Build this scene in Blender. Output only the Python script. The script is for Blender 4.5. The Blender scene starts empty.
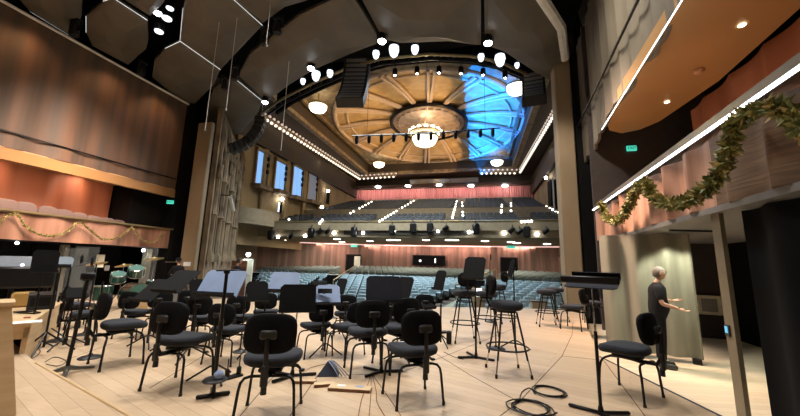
import bpy, math, random
from math import sin, cos, pi, radians as R
from mathutils import Vector as V, Matrix as M

# ------------------------------------------------------------------ scene, camera, world, large lights
scene = bpy.context.scene
col = scene.collection
F, YAW, PITCH, ROLL, EYE = 330.0, R(13.6), R(9.6), R(1.5), 1.35
cam_d = bpy.data.cameras.new('camera'); cam = bpy.data.objects.new('camera', cam_d); col.objects.link(cam)
scene.camera = cam
cam_d.sensor_width = 36; cam_d.lens = F / 800 * 36; cam_d.clip_start = 0.05; cam_d.clip_end = 200
fw = V((-sin(YAW) * cos(PITCH), cos(YAW) * cos(PITCH), sin(PITCH)))
rt0 = V((cos(YAW), sin(YAW), 0)); up0 = rt0.cross(fw)
rt = rt0 * cos(ROLL) + up0 * sin(ROLL); up = up0 * cos(ROLL) - rt0 * sin(ROLL)
CP = V((0, 0, EYE))
cam.matrix_world = M(((rt.x, up.x, -fw.x, 0), (rt.y, up.y, -fw.y, 0), (rt.z, up.z, -fw.z, EYE), (0, 0, 0, 1)))

def ray(x, y): return fw + (x - 400) / F * rt - (y - 208) / F * up
def on(x, y, ax, v):                 # point of the place seen at x, y on the plane axis = v
    d = ray(x, y); return CP + d * ((v - CP[ax]) / d[ax])
def fl(x, y, z=0): return on(x, y, 2, z)
def dp(x, y, d): return CP + ray(x, y) * d      # point at a distance d along the view axis

world = bpy.data.worlds.new('hall_air'); scene.world = world; world.use_nodes = True
bg = world.node_tree.nodes['Background']; bg.inputs[0].default_value = (0.75, 0.8, 0.9, 1); bg.inputs[1].default_value = 0.035
scene.view_settings.view_transform = 'Standard'; scene.view_settings.look = 'None'
scene.view_settings.exposure = 0.0; scene.view_settings.gamma = 1.0

def area(name, loc, to, sx, sy, watt, c=(1, 1, 1), spread=180):
    d = bpy.data.lights.new(name, 'AREA'); d.shape = 'RECTANGLE'; d.size = sx; d.size_y = sy; d.energy = watt; d.color = c; d.spread = R(spread)
    o = bpy.data.objects.new(name, d); o.location = loc
    o.rotation_euler = (V(to) - V(loc)).to_track_quat('-Z', 'Y').to_euler(); col.objects.link(o); return o
def spot(name, loc, to, ang, watt, c=(1, 1, 1), blend=.4, r=.08):
    d = bpy.data.lights.new(name, 'SPOT'); d.spot_size = R(ang); d.spot_blend = blend; d.energy = watt; d.color = c; d.shadow_soft_size = r
    o = bpy.data.objects.new(name, d); o.location = loc
    o.rotation_euler = (V(to) - V(loc)).to_track_quat('-Z', 'Y').to_euler(); col.objects.link(o); return o

# stage downlights between the canopies
for i, (x, y, w) in enumerate([(-9.5, 5, 520), (-5.5, 3.5, 560), (-2, 4.5, 560), (-5, 8.3, 520), (0.6, 6, 480), (-10.5, 9, 260), (-3, -1, 420), (-7.5, -1, 260)]):
    area('stage_light', (x, y, 8.85), (x + .02, y, 0), .9, .9, w * .29, (1, .95, .88), 110)
# house lights
area('house_light', (-5.5, 20, 12.2), (-5.5, 20.5, -1), 8, 5, 2300, (.85, .95, 1.0), 130)
area('house_light', (-5.5, 33, 12.6), (-5.5, 33.1, 0), 12, 14, 900, (1, .86, .62), 150)
# dome uplights: warm around the cove, blue projectors under the right half
for y in (24.5, 28.5, 32.5, 36.5, 40):
    spot('dome_light', (-1.6, y, 11), (-7.6, y, 17), 88, 700, (1, .56, .2), .25, .1)
    spot('dome_light', (-8, y, 11), (-12, y, 16), 100, 380, (1, .58, .22), .6, .1)
for y in (24.5, 28.5, 32.5, 36.5, 40):
    pass
for y in (23.2, 25.4, 27.6, 29.8, 32, 34.2, 36.4, 38.6, 40.8):
    spot('blue_projector', (-1.1, y, 11.4), (-1.1 + sin(R(31)), y, 11.4 + cos(R(31))), 62, 4200, (.0, .2, 1), .04, .02)
# left wall washes
for y in (4, 6.5, 9, 11):
    spot('wall_wash', (-12.9, y, 8.7), (-14.2, y, 6.4), 100, 75, (1, .5, .22), .9, .15)
for y in (4.5, 7.0, 9.5):
    area('box_light', (-14.75, y, 4.0), (-15.3, y, 3.0), .3, 2.2, 26, (1, .6, .4))
area('front_wash_left', (-9.8, 7.5, 6.8), (-14, 8.0, 2.2), .6, 3.0, 240, (1, .72, .55), 80)
# right wall washes
area('front_wash_right', (0.6, 8.6, 6.8), (3.2, 8.4, 2.7), .6, 1.6, 210, (1, .7, .52), 70)
for y in (4.2, 7.0, 9.6):
    spot('soffit_wash', (3.9, y, 3.5), (4.4, y, 5.3), 130, 26, (1, .55, .24), .9, .15)
spot('drape_light', (3.55, 7.3, 2.02), (3.95, 8.0, .3), 95, 130, (.98, 1, .78), .5, .05)
area('side_floor_light', (4.6, 6.6, 2.0), (4.4, 6.5, -.4), .6, .6, 20, (1, .95, .78), 150)
area('upper_fascia_light', (1.0, 7.0, 8.6), (3.2, 7.5, 6.6), .6, 1.6, 60, (1, .9, .72), 90)

spot('pillar_fill', (.4, 8.2, 8.4), (3.05, 12.4, 4.0), 50, 1300, (1, .86, .72), .8, .2)  # fill added only to brighten the right pillar
# ------------------------------------------------------------------ materials
def mat(name, c, rough=.6, metal=0, c2=None, scale=(4, 4, 4), emit=0, ec=None, bump=0, alpha=1, coat=0, detail=3, contrast=(.35, .65), trans=0, spec=None):
    m = bpy.data.materials.new(name); m.use_nodes = True; nt = m.node_tree; b = nt.nodes['Principled BSDF']
    b.inputs['Base Color'].default_value = (*c, 1); b.inputs['Roughness'].default_value = rough; b.inputs['Metallic'].default_value = metal
    if coat: b.inputs['Coat Weight'].default_value = coat
    if spec is not None: b.inputs['Specular IOR Level'].default_value = spec
    if trans: b.inputs['Transmission Weight'].default_value = trans
    if emit: b.inputs['Emission Color'].default_value = (*(ec or c), 1); b.inputs['Emission Strength'].default_value = emit
    if alpha < 1: b.inputs['Alpha'].default_value = alpha
    tc = nt.nodes.new('ShaderNodeTexCoord'); mp = nt.nodes.new('ShaderNodeMapping'); mp.inputs['Scale'].default_value = scale
    nz = nt.nodes.new('ShaderNodeTexNoise'); nz.inputs['Detail'].default_value = detail; nz.inputs['Scale'].default_value = 1
    nt.links.new(tc.outputs['Object'], mp.inputs[0]); nt.links.new(mp.outputs[0], nz.inputs['Vector'])
    rp = nt.nodes.new('ShaderNodeValToRGB'); rp.color_ramp.elements[0].position = contrast[0]; rp.color_ramp.elements[1].position = contrast[1]
    c2 = c2 or tuple(v * .86 for v in c)
    rp.color_ramp.elements[0].color = (*c2, 1); rp.color_ramp.elements[1].color = (*c, 1)
    nt.links.new(nz.outputs['Fac'], rp.inputs[0]); nt.links.new(rp.outputs[0], b.inputs['Base Color'])
    if bump:
        bp = nt.nodes.new('ShaderNodeBump'); bp.inputs['Strength'].default_value = bump; bp.inputs['Distance'].default_value = .02
        nt.links.new(nz.outputs['Fac'], bp.inputs['Height']); nt.links.new(bp.outputs[0], b.inputs['Normal'])
    return m

def floor_mat(name, a, b_, ang=0.0, w=.13):
    m = bpy.data.materials.new(name); m.use_nodes = True; nt = m.node_tree; b = nt.nodes['Principled BSDF']; b.inputs['Roughness'].default_value = .42
    tc = nt.nodes.new('ShaderNodeTexCoord'); mp = nt.nodes.new('ShaderNodeMapping'); mp.inputs['Rotation'].default_value = (0, 0, ang)
    br = nt.nodes.new('ShaderNodeTexBrick'); br.inputs['Scale'].default_value = 1; br.inputs['Brick Width'].default_value = 1.9; br.inputs['Row Height'].default_value = w
    br.inputs['Mortar Size'].default_value = .0025; br.inputs['Color1'].default_value = (*a, 1); br.inputs['Color2'].default_value = (*b_, 1)
    br.inputs['Mortar'].default_value = (*[v * .62 for v in b_], 1); br.inputs['Bias'].default_value = -.1
    m2 = nt.nodes.new('ShaderNodeMapping'); m2.inputs['Rotation'].default_value = (0, 0, ang); m2.inputs['Scale'].default_value = (1.2, 14, 1)
    nz = nt.nodes.new('ShaderNodeTexNoise'); nz.inputs['Detail'].default_value = 4
    mx = nt.nodes.new('ShaderNodeMixRGB'); mx.blend_type = 'MULTIPLY'; mx.inputs[0].default_value = .35
    rp = nt.nodes.new('ShaderNodeValToRGB'); rp.color_ramp.elements[0].position = .3; rp.color_ramp.elements[0].color = (.6, .55, .5, 1); rp.color_ramp.elements[1].position = .7
    L = nt.links.new
    L(tc.outputs['Object'], mp.inputs[0]); L(mp.outputs[0], br.inputs['Vector']); L(tc.outputs['Object'], m2.inputs[0]); L(m2.outputs[0], nz.inputs['Vector'])
    L(nz.outputs['Fac'], rp.inputs[0]); L(br.outputs['Color'], mx.inputs[1]); L(rp.outputs[0], mx.inputs[2]); L(mx.outputs[0], b.inputs['Base Color'])
    return m

K = dict(
    floor=floor_mat('maple_floor', (.58, .43, .285), (.48, .345, .22), R(20)),
    side_floor=floor_mat('pale_floor', (.62, .54, .40), (.55, .47, .34), R(-10)),
    lightwood=mat('light_wood', (.62, .44, .25), .5, c2=(.5, .34, .18), scale=(2, 2, 14)),
    wallwood=mat('streaked_wood', (.17, .098, .062), .55, c2=(.085, .066, .05), scale=(1, 2.2, .12), contrast=(.38, .6), detail=4),
    orangewood=mat('orange_wood', (.50, .20, .11), .5, c2=(.34, .12, .06), scale=(1, 1.4, .1)),
    frontwood=mat('rose_wood_front', (.44, .25, .175), .5, c2=(.20, .10, .062), scale=(2, 2.6, .25), bump=.15),
    perf=mat('perforated_grey_wood', (.16, .138, .108), .6, c2=(.10, .086, .066), scale=(1, 1.2, .2)),
    canopy=mat('canopy_brown', (.13, .112, .085), .5, c2=(.085, .073, .056), scale=(.7, .7, .7), detail=6),
    trimwhite=mat('pale_trim', (.8, .78, .72), .5),
    beige=mat('beige_plaster', (.32, .245, .155), .7, c2=(.27, .205, .125), scale=(1, 1, .5)),
    stone=mat('carved_stone', (.25, .18, .10), .8, c2=(.12, .085, .05), scale=(3, 3, 1.4), bump=.3),
    hallwall=mat('hall_plaster', (.40, .29, .14), .8, c2=(.27, .19, .09), scale=(.6, .6, .6), detail=5),
    dark=mat('black_surround', (.007, .007, .0075), .8, spec=0.1),
    black=mat('black_metal', (.008, .008, .009), .38, .3, spec=0.35),
    fabric=mat('charcoal_fabric', (.020, .023, .031), .95, scale=(60, 60, 60)),
    backpad=mat('black_pad', (.006, .006, .007), .7, spec=0.1),
    plastic=mat('grey_black_plastic', (.014, .014, .014), .4, spec=0.35),
    desk=mat('black_stand_metal', (.010, .010, .011), .7, 0, spec=0.1),
    deskgrey=mat('grey_stand_metal', (.030, .032, .042), .65, 0, spec=0.1),
    bluetint=mat('blue_tint_and_sheen', (.27, .36, .56), .45, .0),  # light off grey desks put into their colour; tray, label and cord are blue
    chrome=mat('chrome', (.62, .62, .62), .2, 1),
    steel=mat('brushed_steel', (.2, .195, .17), .35, .9),
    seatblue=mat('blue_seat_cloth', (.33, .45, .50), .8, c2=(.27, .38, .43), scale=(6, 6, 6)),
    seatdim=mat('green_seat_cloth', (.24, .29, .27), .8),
    seatgrey=mat('grey_mauve_seat', (.16, .115, .105), .8),
    rose=mat('rose_pleats', (.30, .18, .135), .7, c2=(.16, .105, .075), scale=(2.4, 1, .05), contrast=(.4, .6)),
    rosehi=mat('rose_drape', (.50, .22, .20), .7, c2=(.36, .14, .13), scale=(2.6, 1, .05)),
    brass=mat('dull_brass', (.42, .34, .18), .35, .7),
    ceilbrown=mat('hall_ceiling_brown', (.075, .055, .036), .7),
    gilt=mat('gilt_moulding', (.34, .26, .16), .55, c2=(.16, .12, .07), scale=(2, 2, 2), bump=.3),
    domegold=mat('dome_plaster', (.56, .42, .23), .6, c2=(.42, .29, .14), scale=(1.4, 1.4, 1.4), detail=6),
    rib=mat('dome_rib', (.62, .50, .40), .6),
    rosette=mat('rosette_plaster', (.50, .40, .33), .6, c2=(.3, .22, .18), scale=(2, 2, 2)),
    soffit=mat('brown_soffit', (.42, .235, .095), .45, c2=(.38, .21, .08), scale=(.6, .6, .6)),
    drape=mat('grey_green_drape', (.25, .235, .18), .85, c2=(.19, .178, .135), scale=(3, 3, .4)),
    curtain=mat('black_curtain', (.006, .006, .0065), .9, spec=0.1, c2=(.004, .004, .0045), scale=(3, 3, .3)),
    green=mat('green_drum_shell', (.02, .09, .065), .2, .3, coat=.6),
    drumhead=mat('drum_head', (.07, .19, .15), .4),
    cymbal=mat('bronze_cymbal', (.55, .42, .18), .3, .9),
    leaf=mat('olive_leaf', (.30, .29, .09), .6, c2=(.09, .11, .03), scale=(9, 9, 9)),
    leafgold=mat('gold_leaf', (.55, .44, .18), .5, c2=(.25, .2, .07), scale=(9, 9, 9)),
    paper=mat('white_paper', (.8, .8, .8), .6), card=mat('cardboard', (.62, .46, .28), .8), cardedge=mat('card_edge', (.20, .09, .04), .8),
    skin=mat('skin', (.52, .30, .21), .5), hair=mat('grey_hair', (.09, .075, .066), .8, c2=(.16, .135, .12), scale=(40, 40, 40)), darkhair=mat('dark_hair', (.02, .016, .014), .7),
    cloth=mat('black_clothes', (.014, .014, .016), .85, spec=0.1), trousers=mat('dark_trousers', (.011, .011, .014), .85, spec=0.1), shoe=mat('dark_shoe', (.03, .03, .03), .4),
    lamp=mat('white_lamp', (1, 1, 1), emit=22, ec=(.95, .97, 1)), lampsoft=mat('frosted_lamp', (1, 1, 1), emit=1.7, ec=(.8, .9, 1)),
    warm=mat('warm_lamp', (1, 1, 1), emit=6, ec=(1, .88, .62)), chand=mat('chandelier_glass', (1, 1, 1), emit=5, ec=(1, .86, .6)),
    step=mat('step_light', (1, 1, 1), emit=7, ec=(1, .95, .8)), cove=mat('cove_bulb', (1, 1, 1), emit=1.5, ec=(1, .86, .7)),
    coverow=mat('lamplit_bracket', (.8, .7, .6), emit=.5, ec=(1, .85, .74)), led=mat('led_strip', (1, 1, 1), emit=5, ec=(.93, .96, 1)), litedge=mat('lamplit_edge', (1, 1, 1), emit=.55, ec=(.86, .95, .97)),  # bracket and canopy edge glow stand in for lamplight falling on them
    ledrose=mat('rose_led', (1, .8, .75), emit=1.0, ec=(1, .62, .55)),
    bluelit=mat('blue_lit_blind', (.2, .4, .7), emit=1.0, ec=(.22, .45, .85), c2=(.1, .2, .4), scale=(3, 3, .3)),
    exitlit=mat('exit_green', (.1, .9, .7), emit=.75, ec=(.08, .85, .62)), exitdark=mat('exit_face', (.0, .02, .015), .9),
    whitelit=mat('pale_panel', (.75, .78, .66), .6), screen=mat('blue_screen', (.1, .4, .6), emit=.7, ec=(.15, .5, .8)),
    glass=mat('clear_acrylic', (.75, .78, .76), .08, alpha=.07), red=mat('red_paint', (.4, .04, .02), .5), brick=mat('brown_crate', (.30, .13, .07), .8, c2=(.12, .05, .03), scale=(1, 1, 6)),
    carpet=mat('dark_carpet', (.07, .06, .05), .95), bal=mat('balcony_plaster', (.33, .27, .17), .7, c2=(.28, .22, .14)), grey=mat('mid_grey', (.2, .2, .2), .6),
    cabin=mat('cream_cabinet', (.55, .53, .40), .6), aisle=mat('aisle_carpet', (.20, .22, .16), .9), lid=mat('grey_blue_lid', (.22, .27, .33), .35),
)

# ------------------------------------------------------------------ mesh builder
class MB:
    def __init__(s): s.v = []; s.f = []
    def add(s, vs, fs):
        n = len(s.v); s.v += [V(p) for p in vs]; s.f += [tuple(i + n for i in f) for f in fs]; return s
    def box(s, c, d, mtx=None, rz=0):
        m = (mtx or M.Identity(4))
        r = M.Rotation(rz, 4, 'Z')
        vs = [m @ (V(c) + r @ V((x * d[0] / 2, y * d[1] / 2, z * d[2] / 2))) for x in (-1, 1) for y in (-1, 1) for z in (-1, 1)]
        return s.add(vs, [(0, 1, 3, 2), (4, 6, 7, 5), (0, 4, 5, 1), (2, 3, 7, 6), (0, 2, 6, 4), (1, 5, 7, 3)])
    def cbox(s, c, d, b=.01, mtx=None, rx=0, rz=0):           # box with chamfered vertical and horizontal edges
        m = (mtx or M.Identity(4)) @ M.Translation(c) @ M.Rotation(rz, 4, 'Z') @ M.Rotation(rx, 4, 'X')
        x, y, z = d[0] / 2, d[1] / 2, d[2] / 2; b = min(b, x * .9, y * .9, z * .9)
        def ring(zz, i): return [(x - i, -y + b, zz), (x - i, y - b, zz), (x - b, y - i, zz), (-x + b, y - i, zz), (-x + i, y - b, zz), (-x + i, -y + b, zz), (-x + b, -y + i, zz), (x - b, -y + i, zz)]
        rs = [ring(-z, b), ring(-z + b, 0), ring(z - b, 0), ring(z, b)]
        vs = [m @ V(p) for r in rs for p in r]
        fs = [tuple(range(7, -1, -1)), tuple(range(24, 32))]
        for k in range(3):
            for i in range(8):
                j = (i + 1) % 8; fs.append((k * 8 + i, k * 8 + j, k * 8 + 8 + j, k * 8 + 8 + i))
        return s.add(vs, fs)
    def tube(s, pts, r, n=8, closed=False, rs=None):
        pts = [V(p) for p in pts]; N = len(pts); vs = []; fs = []; prev = None
        for i, p in enumerate(pts):
            a = pts[(i - 1) % N] if (closed or i > 0) else p; b = pts[(i + 1) % N] if (closed or i < N - 1) else p
            t = (b - a).normalized()
            if prev is None:
                u = t.orthogonal().normalized()
            else:
                u = prev - t * prev.dot(t)
                u = u.normalized() if u.length > 1e-6 else t.orthogonal().normalized()
            prev = u; w = t.cross(u); rr = rs[i] if rs else r
            vs += [p + (u * cos(2 * pi * k / n) + w * sin(2 * pi * k / n)) * rr for k in range(n)]
        for i in range(N if closed else N - 1):
            j = (i + 1) % N
            for k in range(n):
                l = (k + 1) % n; fs.append((i * n + k, i * n + l, j * n + l, j * n + k))
        if not closed: fs += [tuple(range(n - 1, -1, -1)), tuple(range((N - 1) * n, N * n))]
        return s.add(vs, fs)
    def cyl(s, a, b, r, r2=None, n=16): return s.tube([a, b], r, n, rs=[r, r if r2 is None else r2])
    def ring(s, c, R_, r, n=28, m=8, ry=None): return s.tube([V(c) + V((cos(2 * pi * i / n) * R_, sin(2 * pi * i / n) * (ry or R_), 0)) for i in range(n)], r, m, True)
    def lathe(s, prof, c=(0, 0, 0), n=20, mtx=None, sx=1, sy=1):
        m = (mtx or M.Identity(4)); vs = []; fs = []
        for (r, z) in prof:
            vs += [m @ (V(c) + V((r * cos(2 * pi * k / n) * sx, r * sin(2 * pi * k / n) * sy, z))) for k in range(n)]
        for i in range(len(prof) - 1):
            for k in range(n):
                l = (k + 1) % n; fs.append((i * n + k, i * n + l, (i + 1) * n + l, (i + 1) * n + k))
        fs += [tuple(range(n - 1, -1, -1)), tuple(range((len(prof) - 1) * n, len(prof) * n))]
        return s.add(vs, fs)
    def ball(s, c, r, sc=(1, 1, 1), n=10, mtx=None):
        m = M.Translation(c) @ (mtx or M.Identity(4)) @ M.Diagonal((*sc, 1))
        return s.lathe([(max(r * sin(pi * i / n), r * .02), -r * cos(pi * i / n)) for i in range(n + 1)], n=n + 4, mtx=m)
    def prism(s, poly, z0, z1, mtx=None):
        m = mtx or M.Identity(4); n = len(poly)
        vs = [m @ V((p[0], p[1], z0)) for p in poly] + [m @ V((p[0], p[1], z1)) for p in poly]
        return s.add(vs, [tuple(range(n - 1, -1, -1)), tuple(range(n, 2 * n))] + [(i, (i + 1) % n, n + (i + 1) % n, n + i) for i in range(n)])
    def sheet(s, path, z0, z1, th=.04):                         # wall standing on a plan path, th thick (z0/z1 numbers or lists)
        n = len(path); A = []; B = []
        for i, p in enumerate(path):
            a = V(path[max(i - 1, 0)][:2]); b = V(path[min(i + 1, n - 1)][:2]); t = (b - a).normalized(); nn = V((-t.y, t.x)) * th
            A.append(V(p[:2])); B.append(V(p[:2]) + nn)
        g = lambda z, i: z[i] if isinstance(z, (list, tuple)) else z
        vs = []
        for i in range(n): vs += [(*A[i], g(z0, i)), (*A[i], g(z1, i)), (*B[i], g(z1, i)), (*B[i], g(z0, i))]
        fs = [(0, 1, 2, 3), (4 * n - 1, 4 * n - 2, 4 * n - 3, 4 * n - 4)]
        for i in range(n - 1):
            for k in range(4): l = (k + 1) % 4; fs.append((4 * i + k, 4 * i + 4 + k, 4 * i + 4 + l, 4 * i + l))
        return s.add(vs, fs)
    def pad(s, w, d, t, mtx=None, e=3.2, bend=0, n=28, taper=0, drop=0):         # cushion: rounded outline, soft edge
        m = mtx or M.Identity(4); vs = []; fs = []
        prof = [(.55, -.5), (.86, -.5), (.96, -.36), (1, -.1), (.985, .2), (.93, .4), (.8, .5), (.45, .56)]
        for (k, h) in prof:
            for i in range(n):
                a = 2 * pi * i / n; ca, sa = cos(a), sin(a)
                x = abs(ca) ** (2 / e) * (1 if ca > 0 else -1) * w / 2 * k; y = abs(sa) ** (2 / e) * (1 if sa > 0 else -1) * d / 2 * k
                x *= 1 + taper * y / d
                vs.append(m @ V((x, y, h * t + bend * x * x - drop * max(0, y) ** 2)))
        for j in range(len(prof) - 1):
            for i in range(n): l = (i + 1) % n; fs.append((j * n + i, j * n + l, (j + 1) * n + l, (j + 1) * n + i))
        fs += [tuple(range(n - 1, -1, -1)), tuple(range((len(prof) - 1) * n, len(prof) * n))]
        return s.add(vs, fs)
    def mesh(s, name, m, smooth=True):
        me = bpy.data.meshes.new(name); me.from_pydata([tuple(v) for v in s.v], [], s.f); me.materials.append(K[m] if isinstance(m, str) else m)
        if smooth:
            me.polygons.foreach_set('use_smooth', [True] * len(me.polygons)); me.set_sharp_from_angle(angle=R(38))
        me.update(); return me
    def build(s, name, m, parent=None, smooth=True, loc=None):
        o = bpy.data.objects.new(name, s.mesh(name, m, smooth)); col.objects.link(o); o.parent = parent
        if loc is not None: o.location = loc
        return o

def tag(o, label, cat, group=None, kind=None):
    o['label'] = label
    if cat: o['category'] = cat
    if group: o['group'] = group
    if kind: o['kind'] = kind
    return o
def thing(name, label, cat, loc=(0, 0, 0), rz=0, group=None):
    o = bpy.data.objects.new(name, None); o.empty_display_size = .1; col.objects.link(o); o.location = loc; o.rotation_euler = (0, 0, rz)
    return tag(o, label, cat, group)
def struct(o): o['kind'] = 'structure'; return o
CH = {}
def kids(o):
    return [c for c in bpy.data.objects if c.parent == o]
def copy_tree(o, parent=None, cache=None):
    c = o.copy(); col.objects.link(c); c.parent = parent
    if o.name not in CH: CH[o.name] = [k for k in kids(o)]
    for ch in CH[o.name]: copy_tree(ch, c)
    return c
def place(proto, used, loc, rz, label, group=None):
    o = proto if not used else copy_tree(proto)
    if not used: CH.setdefault(proto.name, [k for k in kids(proto)]); [CH.setdefault(k.name, kids(k)) for k in CH[proto.name]]
    o.location = loc; o.rotation_euler = (0, 0, rz); o['label'] = label
    if group: o['group'] = group
    return o
rnd = random.Random(7)
def folds(p0, p1, n, amp, w=.45):              # gently pleated plan path between two points
    p0, p1 = V(p0), V(p1); t = (p1 - p0); L = t.length; t.normalize(); nn = V((-t.y, t.x)); ph = rnd.random() * 6
    return [p0 + t * (L * i / n) + nn * amp * (sin(L * i / n / w * 2 * pi + ph) + .5 * sin(L * i / n / w * 2.7 + 1)) for i in range(n + 1)]

# ------------------------------------------------------------------ THE SETTING
Z2 = -.4                                             # level of the wings
stage = [(-12.2, -3), (2.4, -3), (2.42, 3.0), tuple(fl(720, 416)[:2]), tuple(fl(600, 357)[:2]), tuple(fl(589, 331)[:2]), (3.3, 12.2), (1.1, 12.0), (-1.3, 11.1), (-4.1, 10.6), (-8.2, 10.3), (-9.6, 9.6), (-12.2, 9.6)]
struct(MB().prism(stage[::-1][::-1], -.38, 0).build('floor', 'floor', smooth=False))
wing = [(-17, -4), (8, -4), (8, 12.3), (-17, 12.3)]
struct(MB().prism(wing, -.6, Z2).build('floor_wings', 'side_floor', smooth=False))
# raised near corner of the stage, and its pale nosing
e0, e1 = fl(36, 363, .12), fl(131, 417, .12)
d_ = (e1 - e0).normalized()
poly = [e0.to_2d(), (e1 + d_ * 1.4).to_2d(), V((-1.2, -.9)), V((-6.5, -.9)), fl(0, 330, .12).to_2d()]
struct(MB().prism([tuple(p) for p in poly][::-1], 0.001, .12).build('floor_riser', 'floor', smooth=False))
struct(MB().tube([e0 + V((0, 0, .0)), e1 + d_ * 1.4], .014, 8).build('trim_1', 'lightwood'))
# seams of the stage floor
seams = [[(150, 388), (263, 320)], [(263, 320), (330, 296)], [(310, 376), (374, 374), (402, 372), (430, 362), (520, 326)], [(430, 350), (470, 375), (519, 402)], [(500, 416), (519, 402), (562, 356), (572, 335), (573, 322)],
         [(562, 356), (600, 360)], [(601, 357), (645, 416)], [(60, 362), (150, 330)], [(240, 416), (300, 345)], [(290, 416), (320, 372)]]
m = MB()
for s_ in seams:
    P = [fl(*p, .0005) for p in s_]
    for a, b in zip(P, P[1:]):
        n_ = V((-(b - a).y, (b - a).x, 0)).normalized() * .005
        m.prism([(a + n_)[:2], (a - n_)[:2], (b - n_)[:2], (b + n_)[:2]], -.004, .0015)
struct(m.build('trim_2', mat('floor_seam', (.10, .06, .035), .8), smooth=False))
a, b = fl(600, 357), fl(722, 417)
struct(MB().tube([a + V((0, 0, .002)), b + V((0, 0, .002))], .012, 6).build('trim_3', 'black'))

# --- left side wall (X = -14)
XL = -14.0
wl = folds((XL, -3), (XL, 12.45), 240, .035, 1.3)
struct(MB().sheet(wl[::-1], 4.55, 8.95, -.12).build('wall_left', 'wallwood'))
struct(MB().box((XL + .07, 4.7, 5.02), (.04, 15.2, .045)).build('trim_4', 'black'))
struct(MB().prism([(XL - .1, -3), (XL + .06, -3), (XL + .06, 12.25), (XL - .02, 12.45), (XL - .1, 12.45)], 4.16, 4.52).build('trim_5', 'soffit'))
struct(MB().box((XL - 1.0, 4.7, 4.5), (2.0, 15.4, .12)).build('ceiling_left_box', 'lightwood'))
struct(MB().sheet(folds((-15.7, -3), (-15.7, 10.85), 160, .05, 1.1)[::-1], 2.0, 4.45, -.1).build('wall_left_box', 'orangewood'))
struct(MB().box((-15.2, 11.7, 3.2), (1.2, 1.5, 2.5)).build('wall_left_end', 'dark'))
struct(MB().sheet(folds((XL, -3), (XL, 12.5), 240, .03, 1.0)[::-1], 1.78, 2.62, -.1).build('wall_left_front', 'frontwood'))
struct(MB().box((XL + .0, 4.75, 2.66), (.22, 15.5, .06)).build('trim_6', 'brass'))
struct(MB().box((XL - 1.1, 4.75, 1.86), (1.9, 15.4, .16)).build('floor_left_box', 'dark'))
struct(MB().box((-16.6, 4.5, 1.5), (.2, 15.6, 7)).build('wall_left_back', 'dark'))
struct(MB().sheet([(XL, 12.45), (XL + .02, 13.0)][::-1], -.4, 9.0, .1).build('wall_left_return', 'dark'))
struct(MB().box((XL - .3, 12.75, 4), (.9, .5, 10)).build('wall_left_black', 'dark'))
for nm, c_, d_ in (('wall_outer_left', (-27, 22, 8), (.2, 52, 20)), ('wall_outer_right', (17, 22, 8), (.2, 52, 20)), ('wall_outer_front', (-5, -4.2, 8), (44, .2, 20)), ('wall_outer_rear', (-5, 47.5, 8), (44, .2, 20)), ('ceiling_outer', (-5, 22, 17.6), (44, 52, .2))):
    struct(MB().box(c_, d_).build(nm, 'dark'))
# --- shell void above the canopies
struct(MB().box((-5.4, 4.9, 10.6), (18, 16, .2)).build('ceiling', 'dark'))
struct(MB().box((-5.4, -3.1, 4.5), (22.5, .2, 12)).build('wall_back', 'wallwood'))

# --- canopies
cans = [
 ('rounded brown ceiling canopy in the top left corner of the photo', [(18, 0), (30, 13), (68, 36), (76, 31), (81, 18), (82, 0), (78, -35), (10, -35)]),
 ('hexagonal brown ceiling canopy second from the left wall with a lamplit edge', [(86, 18), (103, 3), (113, 0), (147, 22), (148, 42), (146, 50), (128, 66), (92, 47), (86, 34)]),
 ('narrow canopy at the top edge above the cluster of gap lamps', [(118, -3), (150, 17), (160, 8), (172, -8), (150, -30)]),
 ('large brown ceiling canopy right of the cluster of gap lamps', [(183, 10), (190, -20), (226, -5), (262, 27), (221, 70), (180, 42)]),
 ('brown ceiling canopy touching the wooden left wall above the beige pillar', [(152, 78), (154, 62), (165, 50), (180, 43), (220, 71), (214, 85), (190, 110), (186, 107)]),
 ('dark brown ceiling canopy at the top edge left of centre', [(229, -4), (263, 24), (285, 8), (325, -4), (325, -38), (240, -38)]),
 ('small rounded ceiling canopy directly above the beige left pillar', [(206, 125), (207, 105), (214, 90), (232, 78), (263, 103), (256, 116), (240, 134), (224, 140)]),
 ('big front ceiling canopy with the curved edge left of the domed hall', [(238, 76), (250, 55), (272, 38), (300, 16), (328, 3), (350, -6), (362, 12), (381, 43), (350, 55), (313, 71), (290, 85), (266, 103)]),
 ('wide front ceiling canopy above the centre of the dome', [(356, -10), (383, 40), (400, 44), (450, 42), (481, 46), (481, -10)]),
 ('front ceiling canopy with a pale curved rim beside the right pillar', [(484, -10), (485, 46), (505, 53), (535, 73), (551, 82), (560, 73), (564, 60), (560, 30), (540, 0), (532, -10)]),
]
EDGE = {1: [(1, 2), (2, 3), (8, 0)], 3: [(0, 5), (2, 3)], 4: [(3, 2), (3, 4)], 0: [(2, 1)], 6: [(3, 4)]}
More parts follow.
